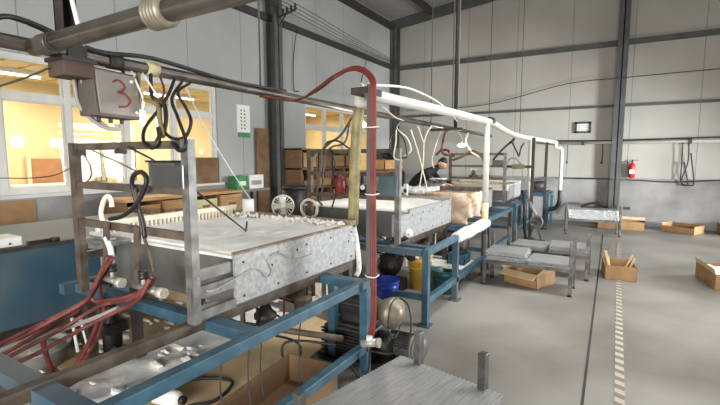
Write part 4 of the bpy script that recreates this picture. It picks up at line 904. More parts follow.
# hoses and cables from the overhead pipe down to the nearest rack
D = [
 ('thick dark hose dropping from the overhead pipe to the rack, left one', [(-2.6, 1.67, 2.13), (-2.58, 1.66, 1.98), (-2.253, 1.55, 1.895), (-2.118, 1.47, 1.789), (-2.056, 1.44, 1.707)], 0.013, 'olive'),
 ('thick dark hose dropping from the overhead pipe to the rack, right one', [(-2.58, 1.74, 2.13), (-2.56, 1.73, 1.98), (-2.269, 1.6, 1.918), (-2.108, 1.5, 1.812), (-2.075, 1.46, 1.729)], 0.012, 'black'),
 ('black cable crossing from the pipe to a loop on the top rung', [(-2.56, 1.9, 2.12), (-2.36, 1.7, 1.976), (-2.256, 1.55, 1.856), (-2.222, 1.45, 1.76), (-2.161, 1.4, 1.681), (-2.079, 1.39, 1.649), (-2.033, 1.4, 1.689), (-2.08, 1.43, 1.754)], 0.010, 'black'),
 ('black cable sagging widely right of the rack cables', [(-2.56, 2.02, 2.11), (-2.332, 1.75, 1.998), (-2.07, 1.6, 1.872), (-1.906, 1.5, 1.782), (-1.906, 1.46, 1.704), (-2.01, 1.46, 1.701), (-2.09, 1.46, 1.745)], 0.009, 'black'),
 ('thin black cable hanging in a long bend over the top rung', [(-2.55, 1.95, 2.11), (-2.255, 1.65, 1.945), (-2.008, 1.5, 1.807), (-1.822, 1.4, 1.675), (-1.857, 1.39, 1.632), (-1.929, 1.4, 1.672)], 0.009, 'black'),
 ('thin red and brown cable twisting down beside the bulbs', [(-2.57, 1.8, 2.12), (-2.397, 1.7, 1.996), (-2.357, 1.62, 1.879), (-2.165, 1.5, 1.75), (-2.097, 1.42, 1.676)], 0.007, 'red'),
]
for l, p, r, m in D: hose('drop_cable', l, 'cable', p, r, m, 'cables dropping to the nearest rack')
hose('brace_rod', 'thin dark rod slanting from the top rung to the small box', 'rod', [(-2.307, 1.4, 1.657), (-2.146, 1.42, 1.597), (-2.041, 1.45, 1.534)], 0.006, 'steel_dark', smooth=False)
hose('brace_rod', 'thin grey rod slanting across the rack from top left to the middle rung', 'rod', [(-2.784, 1.46, 1.646), (-2.398, 1.46, 1.54), (-2.029, 1.46, 1.439)], 0.005, 'bare_steel', smooth=False)
hose('loose_wire', 'short thin wire dangling from the left end of the top rung', 'wire', [(-2.901, 1.46, 1.634), (-2.837, 1.47, 1.553), (-2.834, 1.47, 1.484), (-2.878, 1.46, 1.44)], 0.004, 'steel_dark')
t = thing('probe_rod', 'long thin rod leaning from the rack post onto the foam', 'rod', (-2.343, 2.29, 1.05))
MB().cyl((-1.873, 1.47, 1.439), (-2.354, 2.301, 1.055), 0.006, 8).build('rod', 'steel_dark', t)
MB().bar((-2.458, 2.415, 1.1), (-2.367, 2.313, 1.052), 0.012).build('hook', 'steel_dark', t)
hose('white_rope', 'thin white rope running from the overhead pipe to the foam corner roll', 'rope', [(-2.6, 2.0, 2.11), (-2.762, 2.3, 1.827), (-3.021, 2.8, 1.468), (-3.017, 3.05, 1.161)], 0.005, 'white_plain', smooth=False)
t = thing('wrapped_control_box', 'small grey box wrapped in clear film on the right rack post', 'box', (-1.97, 1.43, 1.45))
MB().box(-2.09, 1.37, 1.452, -1.88, 1.49, 1.575).build('case', 'box_grey_dark', t, 0.004)
MB().box(-2.10, 1.36, 1.575, -1.88, 1.50, 1.585).build('lid', 'black', t)
MB().box(-2.06, 1.355, 1.45, -1.80, 1.362, 1.56).build('film', 'film', t)
hose('panel_cable', 'grey cable clipped in waves along the galvanized side plate', 'cable', [(-1.811, 1.43, 0.988), (-1.887, 1.5, 0.91), (-1.8, 1.506, 0.901), (-1.818, 1.668, 0.917), (-1.82, 1.826, 0.944), (-1.82, 1.909, 0.907), (-1.82, 1.952, 0.865), (-1.82, 1.998, 0.899), (-1.82, 1.964, 0.97), (-1.82, 2.029, 1.002), (-1.82, 2.095, 0.982), (-1.82, 2.214, 0.925), (-1.82, 2.402, 0.923)], 0.0035, 'box_grey')
# white fittings beyond the left rack post
t = thing('white_fitting', 'white plastic pipe fitting on the bracket behind the left rack post', 'fitting', (-3.045, 1.6, 1.063))
c = V((-3.043, 1.6, 1.077))
MB().cyl(c + V((-0.08, 0, 0)), c + V((0.10, 0, 0)), 0.018, 10).build('body', 'white_plain', t)
MB().cyl(c + V((0.0, 0, 0)), c + V((0.0, 0, 0.05)), 0.016, 10).build('branch', 'white_plain', t)
MB().cyl(c + V((0.10, 0, -.01)), c + V((0.10, 0, 0.06)), 0.014, 10).build('elbow', 'white_plain', t)
b = MB().box(c.x - 0.12, 1.57, c.z - 0.045, c.x + 0.16, 1.63, c.z - 0.015).build('saddle', 'box_grey', t)

# ---------------------------------------------------------------- motors under the nearest frame
t = thing('gearbox', 'black finned gearbox standing on the floor behind the blue corner post', 'gearbox', (-1.75, 2.9, 0))
MB().box(-2.02, 2.72, 0.0, -1.40, 3.12, 0.03).build('base', 'motor', t)
MB().box(-1.98, 2.75, 0.03, -1.55, 3.08, 0.27).build('housing', 'motor', t, 0.02)
for k in range(8): MB().box(-1.99, 2.735, 0.05 + k * 0.026, -1.56, 2.75, 0.062 + k * 0.026).build('fin', 'black', t)
MB().cyl((-1.55, 2.9, 0.15), (-1.42, 2.9, 0.15), 0.10, 18, 0.085).build('end_cover', 'motor', t)
MB().box(-1.94, 2.78, 0.27, -1.6, 3.05, 0.29).build('top_cover', 'motor', t)
t = thing('vacuum_motor', 'black motor with pale pump head mounted on top of the gearbox', 'motor', (-1.75, 2.9, 0.29))
MB().box(-1.86, 2.85, 0.29, -1.70, 2.95, 0.34).build('foot', 'motor', t)
MB().lathe((-1.97, 2.9, 0.425), [(0.05, 0), (0.085, 0.02), (0.092, 0.05), (0.092, 0.36), (0.08, 0.40)], 20, (1, 0, 0)).build('body', 'motor', t)
for k in range(9): MB().bar((-1.92, 2.9 + 0.096 * math.cos(0.35 * k + 1.7), 0.425 + 0.096 * math.sin(0.35 * k + 1.7)), (-1.62, 2.9 + 0.096 * math.cos(0.35 * k + 1.7), 0.425 + 0.096 * math.sin(0.35 * k + 1.7)), 0.008, 0.014).build('fin', 'black', t)
MB().box(-1.80, 2.86, 0.51, -1.68, 2.96, 0.55).build('terminal_box', 'motor_grey', t)
MB().lathe((-1.58, 2.9, 0.425), [(0.05, 0), (0.075, 0.02), (0.075, 0.09), (0.10, 0.11), (0.12, 0.16), (0.12, 0.20), (0.07, 0.215), (0.05, 0.25), (0.0, 0.255)], 22, (1, -0.25, 0)).build('pump_head', 'olive_grey', t)
MB().tube([V((-1.385, 2.85 + 0.115 * math.cos(a * .5236), 0.39 + 0.15 * math.sin(a * .5236))) for a in range(13)], 0.005, 6).build('guard_ring', 'black', t)
t = thing('small_motor', 'grey motor with ribbed end on the floor right of the gearbox', 'motor', (-1.32, 2.98, 0))
MB().box(-1.42, 2.9, 0, -1.26, 3.06, 0.05).build('foot', 'motor', t)
MB().lathe((-1.50, 2.98, 0.135), [(0.06, 0), (0.09, 0.02), (0.09, 0.2), (0.094, 0.21), (0.094, 0.29), (0.06, 0.31), (0.0, 0.31)], 20, (1, 0, 0)).build('body', 'motor_grey', t)
b = MB()
for k in range(14): a = k * 0.2244; b.bar((-1.48, 2.98 + 0.093 * math.cos(a), 0.135 + 0.093 * math.sin(a)), (-1.30, 2.98 + 0.093 * math.cos(a), 0.135 + 0.093 * math.sin(a)), 0.006, 0.012)
b.build('fins', 'motor', t)
for k in range(3): MB().lathe((-1.285 + k * 0.025, 2.98, 0.135), [(0.097, 0), (0.097, 0.012)], 20, (1, 0, 0)).build('end_ring', 'box_grey', t)
t = thing('hose_coupling', 'pale hose coupling at the foot of the red hoses', 'coupling', (-1.43, 2.52, 0.28))
MB().cyl((-1.47, 2.50, 0.31), (-1.36, 2.52, 0.33), 0.028, 12).build('body', 'pale_alu', t)
MB().cyl((-1.42, 2.51, 0.31), (-1.415, 2.51, 0.37), 0.022, 10).build('inlet', 'white_plain', t)
MB().lathe((-1.36, 2.52, 0.33), [(0.035, 0), (0.035, 0.02)], 8, (1, 0.1, 0.1)).build('nut', 'box_grey', t)
hose('brown_pipe', 'brown pipe lying low from the gearbox toward the left legs', 'pipe', [(-1.72, 2.64, 0.235), (-2.1, 2.55, 0.24), (-2.6, 2.42, 0.25), (-3.15, 2.3, 0.26)], 0.026, 'rust_steel', smooth=False)
hose('black_hose', 'black hose looping below the brown pipe', 'hose', [(-2.5, 2.43, 0.21), (-2.1, 2.5, 0.195), (-1.98, 2.46, 0.15), (-2.02, 2.43, 0.07), (-2.12, 2.42, 0.08), (-2.14, 2.46, 0.17), (-2.0, 2.52, 0.20), (-1.75, 2.6, 0.19)], 0.010, 'black')
hose('black_hose', 'black hose bowed from the coupling round the pump head', 'hose', [(-1.40, 2.5, 0.27), (-1.28, 2.6, 0.24), (-1.20, 2.72, 0.36), (-1.25, 2.8, 0.52), (-1.34, 2.84, 0.56)], 0.007, 'black')
hose('black_hose', 'black hose drooping from the lower rail to the coupling foot', 'hose', [(-1.52, 2.35, 0.28), (-1.50, 2.42, 0.16), (-1.47, 2.48, 0.06), (-1.42, 2.5, 0.12), (-1.41, 2.51, 0.28)], 0.008, 'black')

# ---------------------------------------------------------------- buckets and gear under the second machine
def bucket(name, label, x, y, r, h, m, fill=None, rim=None):
    t = thing(name, label, 'bucket', (x, y, 0))
    MB().lathe((x, y, 0), [(0.001, 0), (r * 0.86, 0), (r * 0.98, h * 0.80), (r * 1.03, h * 0.82), (r * 1.03, h * 0.86), (r, h * 0.88), (r * 1.0, h * 0.97), (r * 1.06, h * 0.975), (r * 1.06, h), (r * 0.97, h), (r * 0.83, 0.012), (0.001, 0.012)], 28, closed=True).build('body', m, t)
    MB().tube([(x - r * 1.05, y, h * 0.9), (x - r * 0.8, y - r * 0.9, h * 0.72), (x, y - r * 1.18, h * 0.64), (x + r * 0.8, y - r * 0.9, h * 0.72), (x + r * 1.05, y, h * 0.9)], 0.005, 6).build('handle', rim or m, t)
    if fill: MB().lathe((x, y, 0), [(0.001, h * 0.8), (r * 0.96, h * 0.8), (r * 0.95, h * 0.7), (0.001, h * 0.7)], 24, closed=True).build('contents', fill, t)
bucket('blue_bucket', 'round blue plastic bucket beside the red hose post', -1.98, 3.80, 0.155, 0.37, 'bucket_blue')
bucket('yellow_bucket', 'tall yellow plastic bucket behind the blue leg of the second machine', -2.02, 4.86, 0.14, 0.42, 'bucket_yellow')
bucket('teal_bucket', 'teal plastic tub under the second machine right of the yellow bucket', -1.70, 4.86, 0.15, 0.27, 'teal')
t = thing('blue_block', 'small bright blue plastic crate under the wrapped rail', 'crate', (-1.62, 5.3, 0))
b = MB(); x0, y0, x1, y1 = -1.78, 5.15, -1.56, 5.40
b.box(x0, y0, 0.27, x1, y1, 0.28); b.box(x0, y0, 0.28, x0 + 0.01, y1, 0.40); b.box(x1 - 0.01, y0, 0.28, x1, y1, 0.40); b.box(x0, y0, 0.28, x1, y0 + 0.01, 0.40); b.box(x0, y1 - 0.01, 0.28, x1, y1, 0.40)
b.build('body', 'blue', t); MB().box(x0 - 0.01, y0 - 0.01, 0.39, x1 + 0.01, y0, 0.405).build('lip', 'blue', t)
t = thing('under_shelf', 'pale board shelf on legs under the second machine', 'shelf', (-1.85, 5.2, 0))
MB().box(-2.1, 4.98, 0.25, -1.55, 5.5, 0.27).build('board', 'paper', t)
for x in (-2.05, -1.6):
    for y in (5.02, 5.46): MB().box(x - 0.02, y - 0.02, 0, x + 0.02, y + 0.02, 0.25).build('leg', 'steel_dark', t)
t = thing('rusty_motor', 'brown rusty motor under the second machine by the wrapped rail', 'motor', (-1.9, 5.62, 0))
MB().box(-2.1, 5.56, 0, -1.72, 5.84, 0.34).build('stand', 'steel_dark', t)
MB().lathe((-2.15, 5.70, 0.46), [(0.06, 0), (0.11, 0.02), (0.115, 0.05), (0.115, 0.38), (0.125, 0.39), (0.125, 0.46), (0.08, 0.49), (0, 0.49)], 20, (1, -0.2, 0)).build('body', 'rust_steel', t)
MB().box(-2.0, 5.64, 0.55, -1.86, 5.76, 0.62).build('terminal_box', 'motor', t)
t = thing('wheel_motor', 'dark motor with a round wheel face behind the blue bucket', 'motor', (-2.3, 4.6, 0))
MB().box(-2.55, 4.52, 0, -2.14, 4.74, 0.14).build('stand', 'motor', t)
MB().lathe((-2.36, 4.7, 0.29), [(0.13, 0), (0.15, 0.01), (0.15, 0.05), (0.09, 0.06), (0.06, 0.09), (0.0, 0.09)], 22, (0.25, -1, 0)).build('wheel', 'motor', t)
MB().cyl((-2.36, 4.68, 0.29), (-2.30, 4.60, 0.29), 0.035, 12).build('hub', 'rust_steel', t)
MB().cyl((-2.36, 4.70, 0.29), (-2.42, 4.98, 0.29), 0.11, 16).build('body', 'motor', t)
tag(MB().hexa([(-2.35, 3.42, 0.0), (-1.98, 3.2, 0.0), (-1.9, 3.6, 0), (-2.3, 3.75, 0), (-2.35, 3.42, 0.012), (-1.98, 3.2, 0.012), (-1.9, 3.6, 0.012), (-2.3, 3.75, 0.012)]).build('white_tray', 'white_plain'), 'flat white tray on the floor left of the blue bucket', 'tray')
hose('steel_tube', 'loose steel tube lying slanted behind the grey post', 'tube', [(-2.05, 3.12, 0.02), (-2.4, 4.5, 0.38)], 0.014, 'bare_steel', smooth=False)
for k, (a, c0_, l) in enumerate((((-2.6, 3.5, 0.0), (-2.55, 3.45, 0.55), 'white foam board scrap leaning under the nearest machine, near one'), ((-2.2, 3.55, 0.0), (-2.1, 3.5, 0.42), 'white foam board scrap leaning under the nearest machine, far one'))):
    tag(MB().bar(a, c0_, 0.10, 0.02).build('foam_scrap', 'cream'), l, 'foam scrap')
# second rack extras
t = thing('blue_grey_box', 'blue grey control box on the rack of the second machine', 'control box', (-2.05, 3.85, 1.20))
c = V((-1.938, 3.85, 1.317))
MB().box(c.x - 0.10, 3.80, c.z - 0.10, c.x + 0.10, 3.90, c.z + 0.10).build('case', 'green_grey', t, 0.005)
MB().box(c.x - 0.08, 3.793, c.z - 0.08, c.x + 0.08, 3.80, c.z + 0.08).build('door', 'green_grey', t)
MB().bar((c.x + .1, 3.85, c.z), (-1.85, 3.85, c.z), 0.03, 0.03).build('mounting_arm', 'steel_dark', t)
t = thing('round_dial', 'round white dial on the near corner of the second machine', 'dial', (-1.807, 4.03, 0.827))
c = V((-1.807, 4.03, 0.827))
MB().lathe(c + V((0, 0, 0)), [(0.0, -0.035), (0.03, -0.035), (0.042, -0.025), (0.042, 0.03), (0.03, 0.04), (0, 0.07)], 16, (0.4, -1, 0), closed=False).build('body', 'paper', t)
MB().lathe(c + V((0.02, -0.055, 0)), [(0.012, 0), (0.012, 0.012), (0, 0.014)], 8, (0.4, -1, 0)).build('knob', 'box_grey', t)
MB().box(-1.93, 3.88, 0.80, -1.83, 4.10, 1.02).build('corner_bracket', 'galv', m2)

# pipework and small gear slung under the trays
def slung(y0, y1, words, k0):
    for k, (x, z, m, r) in enumerate(((-2.15, 0.60, 'rust_steel', 0.022), (-2.45, 0.56, 'box_grey', 0.018))):
        t = thing('drain_pipe', ['brown drain pipe', 'grey drain pipe'][k] + ' slung under the tray of the %s machine' % words, 'pipe', (x, (y0 + y1) / 2, z))
        MB().cyl((x, y0 + 0.1, z), (x, y1 - 0.1, z), r, 10).build('pipe', m, t)
        for y in (y0 + 0.25, y1 - 0.25):
            MB().bar((x, y, z), (x, y, 0.75), 0.015, 0.02).build('hanger', 'steel_dark', t)
            MB().cyl((x, y + 0.1, z), (x, y + 0.1, z - 0.16), r * 0.8, 8).build('branch', m, t)
    for k, (x, f, m) in enumerate(((-1.98, 0.3, 'motor'), (-2.0, 0.62, 'rust_steel'), (-2.3, 0.8, 'motor'))):
        y = y0 + (y1 - y0) * f
        t = thing('valve_actuator', ['black', 'brown', 'black'][k] + ' valve actuator hanging under the %s machine, %s from the near end' % (words, ['first', 'second', 'third'][k]), 'valve', (x, y, 0.45), 'valve actuators under the trays')
        MB().cyl((x, y, 0.62), (x, y, 0.75), 0.02, 8).build('stem', 'bare_steel', t)
        MB().lathe((x, y, 0.42), [(0.03, 0), (0.055, 0.02), (0.06, 0.10), (0.075, 0.11), (0.075, 0.14), (0.05, 0.16), (0.03, 0.2)], 14).build('body', m, t)
        MB().cyl((x - 0.07, y, 0.46), (x + 0.09, y, 0.46), 0.016, 8).build('port', 'pale_alu', t)
    for k in range(4):
        y = y0 + (y1 - y0) * (0.2 + 0.2 * k)
        hose('slung_cable', '%s cable sagging under the tray of the %s machine, %s from the near end' % (['black', 'red', 'black', 'pale'][k], words, ['first', 'second', 'third', 'fourth'][k]), 'cable',
             [(-1.93, y, 0.70), (-1.98, y + 0.05, 0.52 - 0.04 * k), (-2.15, y + 0.12, 0.45), (-2.5, y + 0.1, 0.50), (-2.9, y, 0.72)], 0.008, ['black', 'red', 'black', 'cream'][k], 'cables slung under the trays')
slung(1.70, 3.0, 'nearest', 0)
slung(4.10, 5.40, 'second', 1)
# ---------------------------------------------------------------- gear on the second, third and fourth machines
P = [
 ('dark hose bundle down the left post of the second rack, outer strand', [(-2.413, 3.9, 2.011), (-2.532, 3.87, 1.837), (-2.625, 3.8, 1.752), (-2.73, 3.8, 1.658), (-2.766, 3.81, 1.411), (-2.817, 3.82, 1.179), (-2.808, 3.9, 1.073)], 0.013, 'rust_steel'),
 ('dark hose bundle down the left post of the second rack, inner strand', [(-2.45, 3.92, 1.993), (-2.469, 3.85, 1.761), (-2.6, 3.8, 1.71), (-2.691, 3.8, 1.616), (-2.727, 3.81, 1.38), (-2.785, 3.85, 1.134)], 0.011, 'rust_steel'),
 ('black cable arching over the top rung of the second rack', [(-2.717, 3.8, 1.68), (-2.651, 3.8, 1.763), (-2.524, 3.8, 1.771), (-2.419, 3.81, 1.708), (-2.364, 3.82, 1.677)], 0.010, 'black'),
 ('black hanging loop left of the stained hose on the second rack', [(-2.626, 3.8, 1.689), (-2.563, 3.8, 1.542), (-2.603, 3.82, 1.403), (-2.566, 3.82, 1.255), (-2.674, 3.9, 1.047)], 0.009, 'black'),
]
for l, p, r, m in P: hose('rack_hose', l, 'hose', p, r, m, 'hoses on the second rack')
t = thing('red_funnel', 'dark red jug standing on the lowest rung of the second rack', 'jug', (-2.535, 3.85, 1.233))
c = V((-2.535, 3.85, 1.244)); c.z = 1.216
MB().lathe(c, [(0.001, 0), (0.055, 0), (0.058, 0.12), (0.04, 0.17), (0.03, 0.2), (0.034, 0.215)], 16).build('body', 'red', t)
MB().tube([c + V((0.05, 0, 0.15)), c + V((0.10, 0, 0.13)), c + V((0.095, 0, 0.06)), c + V((0.055, 0, 0.04))], 0.008, 6).build('handle', 'red', t)
t = thing('small_pump', 'black and white pump head on the rung right of the stained hose', 'pump', (-2.226, 3.85, 1.266))
c = V((-2.226, 3.85, 1.266)); c.z = 1.216
MB().box(c.x - 0.07, c.y - 0.03, c.z, c.x + 0.07, c.y + 0.03, c.z + 0.03).build('base', 'black', t)
MB().cyl(c + V((-0.06, 0, 0.07)), c + V((0.06, 0, 0.07)), 0.045, 14).build('body', 'black', t)
MB().cyl(c + V((0.0, -0.055, 0.08)), c + V((0.0, -0.04, 0.08)), 0.025, 12).build('cap', 'paper', t)
t = thing('wooden_tray', 'orange brown wooden tray on the ledge behind the second rack', 'tray', (-5.6, 10.9, 0.9))
b = MB(); x0, y0, x1, y1, z = -5.85, 10.5, -5.45, 11.70, 1.25
b.box(x0, y0, z, x1, y1, z + 0.02); b.box(x1 - 0.02, y0, z, x1, y1, z + 0.28); b.box(x0, y0, z, x0 + 0.02, y1, z + 0.28); b.box(x0, y0, z, x1, y0 + 0.02, z + 0.28); b.box(x0, y1 - 0.02, z, x1, y1, z + 0.28)
b.build('body', 'wood', t)
for k in range(4): MB().box(x1 - 0.005, y0 + 0.62 + k * 0.14, z + 0.06, x1 + 0.004, y0 + 0.70 + k * 0.14, z + 0.2).build('slot', 'wood_dark', t)
t = thing('dark_ledge', 'dark shelf rack in the far left corner of the hall', 'shelf', (-5.6, 10.9, 0))
MB().box(-5.9, 9.2, 1.2, -5.4, 11.74, 1.25).build('board', 'wood_dark', t)
MB().box(-5.9, 9.2, 0.6, -5.4, 11.74, 0.64).build('board', 'wood_dark', t)
for y in (9.25, 10.5, 11.68):
    for x in (-5.87, -5.43): MB().box(x - 0.03, y - 0.03, 0, x + 0.03, y + 0.03, 1.2).build('post', 'steel_dark', t)
tag(MB().blob((-5.6, 11.2, 1.68), 0.22, 0.25, 2, (1, 1.8, 0.68)).build('black_sack', 'black'), 'black sack heaped on the wooden tray in the far left corner', 'sack')
t = thing('white_fan', 'round white fan standing behind the nearest machine by the shelf', 'fan', (-3.55, 3.95, 0))
c = V((-3.461, 4.0, 1.015))
ax = V((0.75, -1, 0.1)).normalized(); u_ = ax.cross(V((0, 0, 1))).normalized(); w_ = ax.cross(u_)
for f_ in (-0.03, 0.03):
    b = MB().tube([c + ax * f_ + (u_ * math.cos(a * 0.5236) + w_ * math.sin(a * 0.5236)) * 0.13 for a in range(13)], 0.007, 6)
    for k in range(20): b.tube([c + ax * f_ + (u_ * math.cos(k * 0.314) + w_ * math.sin(k * 0.314)) * 0.13, c + ax * f_ * 1.5 + (u_ * math.cos(k * 0.314) + w_ * math.sin(k * 0.314)) * 0.03], 0.0025, 4, smooth=False)
    b.build('guard', 'white_plain', t)
MB().lathe(c - ax * 0.045, [(0.04, 0), (0.04, 0.06), (0.02, 0.095)], 14, ax).build('hub', 'white_plain', t)
for k in range(4):
    a = k * 1.5708; d_ = u_ * math.cos(a) + w_ * math.sin(a); q_ = u_ * -math.sin(a) + w_ * math.cos(a)
    b = MB(); b.hexa([c + d_ * 0.03 - q_ * 0.02 - ax * 0.012, c + d_ * 0.03 + q_ * 0.02 + ax * 0.008, c + d_ * 0.115 + q_ * 0.055 + ax * 0.014, c + d_ * 0.115 - q_ * 0.045 - ax * 0.016, c + d_ * 0.03 - q_ * 0.02 - ax * 0.008, c + d_ * 0.03 + q_ * 0.02 + ax * 0.012, c + d_ * 0.115 + q_ * 0.055 + ax * 0.018, c + d_ * 0.115 - q_ * 0.045 - ax * 0.012])
    b.build('blade', 'cream', t)
MB().tube([V((c.x, c.y, c.z - 0.11)), V((c.x, c.y + .01, 0.6)), V((c.x, c.y, 0.03))], 0.02, 8).build('stem', 'black', t)
MB().lathe((c.x, c.y, 0), [(0.16, 0), (0.16, 0.02), (0.03, 0.05)], 20).build('base', 'black', t)
t = thing('black_drum', 'black drum on legs beside the white fan', 'drum', (-3.75, 4.6, 0))
MB().cyl((-3.75, 4.6, 0.55), (-3.75, 4.6, 1.18), 0.19, 18).build('shell', 'black', t)
MB().lathe((-3.75, 4.6, 1.18), [(0.2, 0), (0.2, 0.02), (0.12, 0.05), (0, 0.06)], 18).build('lid', 'black', t)
for a in (0, 2.1, 4.2): MB().cyl((-3.75 + 0.15 * math.cos(a), 4.6 + 0.15 * math.sin(a), 0), (-3.75 + 0.15 * math.cos(a), 4.6 + 0.15 * math.sin(a), 0.55), 0.02, 8).build('leg', 'steel_dark', t)
t = thing('white_hose_coil', 'pale coiled hose hung on the left post of the second rack', 'hose coil', (-2.888, 3.75, 1.083))
b = MB(); c = V((-2.845, 3.8, 1.058))
b.tube([c + V((0.11 * math.cos(a * 0.5236) - .06, -0.01 * (a // 12), 0.10 * math.sin(a * 0.5236) - 0.02)) for a in range(25)], 0.014, 6, 4).build('coil', 'cream', t)
MB().cyl(c + V((-0.02, -0.02, 0.07)), c + V((-0.02, 0.06, 0.07)), 0.012, 8).build('hook', 'steel_dark', t)
# white cords from the overhead pipe
C = [
 ('white cord falling from the pipe to a fork above the second machine, left arm', [(-2.138, 5.0, 1.986), (-2.138, 5.1, 1.88), (-2.138, 5.2, 1.784)]),
 ('white cord falling from the white main to a fork above the second machine, right arm', [(-2.072, 5.3, 2.002), (-2.099, 5.2, 1.909), (-2.138, 5.2, 1.784)]),
 ('white cord running from the fork down to the second machine top', [(-2.138, 5.2, 1.784), (-2.147, 5.2, 1.504), (-2.197, 5.2, 1.18)]),
 ('white cord slanting from the pipe across the forked cord', [(-2.097, 4.7, 1.92), (-2.119, 5.0, 1.63), (-2.112, 5.3, 1.151)]),
 ('white cord hanging with a curled end above the third machine', [(-2.6, 7.066, 2.046), (-2.432, 6.4, 1.792), (-2.493, 6.4, 1.561), (-2.458, 6.4, 1.437)]),
 ('white cord slanting from the post to the pipe behind the red hose', [(-1.7, 3.237, 2.017), (-2.1, 4.28, 2.036), (-2.5, 5.37, 2.088)]),
]
for l, p in C: hose('hanging_string', l, 'string', p, 0.007, 'cream', 'white cords above the second machine')
for k, (x0, x1) in enumerate(((394, 388), (398, 394), (402, 405), (405, 402))):
    hose('looped_cable', 'pale cable looped over the right post of the second rack, %s from the left' % ['first', 'second', 'third', 'fourth'][k], 'cable',
         [(-2.55, 5.413, 2.093), (-1.915, 3.95, 1.893)] + [(((-1.921, 3.83, 1.77)), ((-1.857, 3.81, 1.749)), ((-1.772, 3.81, 1.767)), ((-1.75, 3.83, 1.786)))[k], (((-1.926, 3.82, 1.653)), ((-1.872, 3.8, 1.605)), ((-1.734, 3.8, 1.614)), ((-1.706, 3.83, 1.671)))[k], (((-1.866, 3.81, 1.595)), ((-1.813, 3.79, 1.576)), ((-1.786, 3.8, 1.595)), ((-1.769, 3.83, 1.614)))[k]], 0.007, 'cream' if k % 2 else 'black', 'cables looped over the second rack post')
hose('brown_hose', 'brown hose dropping in a coil left of the lit bulb', 'hose', [(-2.55, 7.6, 2.10), (-2.595, 7.3, 2.041), (-2.609, 7.2, 1.866), (-2.624, 7.2, 1.694), (-2.515, 7.2, 1.642), (-2.533, 7.3, 1.712), (-2.661, 7.3, 1.73), (-2.732, 7.2, 1.643)], 0.022, 'red_dusty')
# fork of the fourth machine: arched hoses, boxes and taps
A = [
 ('pale hose bundle swooping to the top of the fourth rack', [(-2.508, 8.3, 2.069), (-2.574, 8.4, 1.901), (-2.464, 8.45, 1.707), (-2.319, 8.5, 1.609)], 0.02, 'cream'),
 ('dark hose arching from the left end of the fourth rack', [(-2.862, 8.5, 1.549), (-2.642, 8.45, 1.629), (-2.465, 8.45, 1.726), (-2.266, 8.45, 1.609), (-2.195, 8.5, 1.358)], 0.025, 'rust_steel'),
 ('dark slanting hose right of the first white drop pipe', [(-2.054, 8.45, 1.552), (-1.904, 8.5, 1.742), (-1.765, 8.6, 1.893), (-1.6, 8.039, 1.926)], 0.022, 'black'),
 ('grey hose arching beyond the fourth rack', [(-1.947, 9.2, 1.344), (-1.914, 9.2, 1.549), (-1.798, 9.2, 1.589), (-1.677, 9.2, 1.449), (-1.608, 9.2, 1.147)], 0.016, 'box_grey'),
 ('black hose loops hanging from the pipe beyond the fourth rack', [(-1.8, 8.865, 1.902), (-1.802, 9.4, 1.713), (-1.759, 9.4, 1.63), (-1.726, 9.4, 1.794), (-1.671, 9.4, 1.895)], 0.016, 'black'),
]
for l, p, r, m in A: hose('arched_hose', l, 'hose', p, r, m, 'hoses around the fourth rack')
for k, (px, c0_) in enumerate((((-2.45), 'rust_steel'), ((-2.2), 'motor'))):
    t = thing('tap_cluster', ['brown tap cluster on the lowest rung of the fourth rack, left', 'dark tap cluster on the lowest rung of the fourth rack, right'][k], 'tap', (px, 8.55, 1.21))
    MB().cyl((px - 0.08, 8.55, 1.235), (px + 0.08, 8.55, 1.235), 0.026, 10).build('pipe', c0_, t)
    MB().lathe((px, 8.55, 1.25), [(0.03, 0), (0.045, 0.03), (0.03, 0.08), (0.01, 0.12)], 12).build('valve', c0_, t)
    MB().box(px - 0.06, 8.54, 1.36, px + 0.06, 8.56, 1.375).build('lever', 'white_plain', t)
t = thing('grey_box', 'grey box on the fourth rack right of the white drop pipe', 'control box', (-1.98, 8.55, 1.45))
MB().box(-2.08, 8.50, 1.452, -1.88, 8.60, 1.55).build('case', 'green_grey', t, 0.004)
MB().box(-2.07, 8.495, 1.46, -1.89, 8.50, 1.54).build('lid', 'box_grey_dark', t)
t = thing('white_container', 'square clear white container on the third machine before the person', 'container', (-2.95, 7.0, 1.1))
MB().box(-3.05, 7.75, 0.98, -2.80, 7.95, 1.19).build('body', 'film', t)
MB().box(-3.04, 7.76, 0.985, -2.81, 7.94, 1.10).build('contents', 'white_foam', t)
MB().box(-3.06, 7.74, 1.19, -2.79, 7.96, 1.205).build('lid', 'white_plain', t)
t = thing('white_stand', 'small white stand rising between the second and third machines', 'stand', (-2.75, 5.75, 0))
for x in (-2.98, -2.62): MB().bar((x, 5.72, 0), (x, 5.72, 1.22), 0.05).build('upright', 'white_plain', t)
MB().bar((-3.0, 5.72, 1.12), (-2.6, 5.72, 1.12), 0.05).build('crossbar', 'white_plain', t)
MB().bar((-3.0, 5.72, 0.7), (-2.6, 5.72, 0.7), 0.05).build('crossbar', 'white_plain', t)
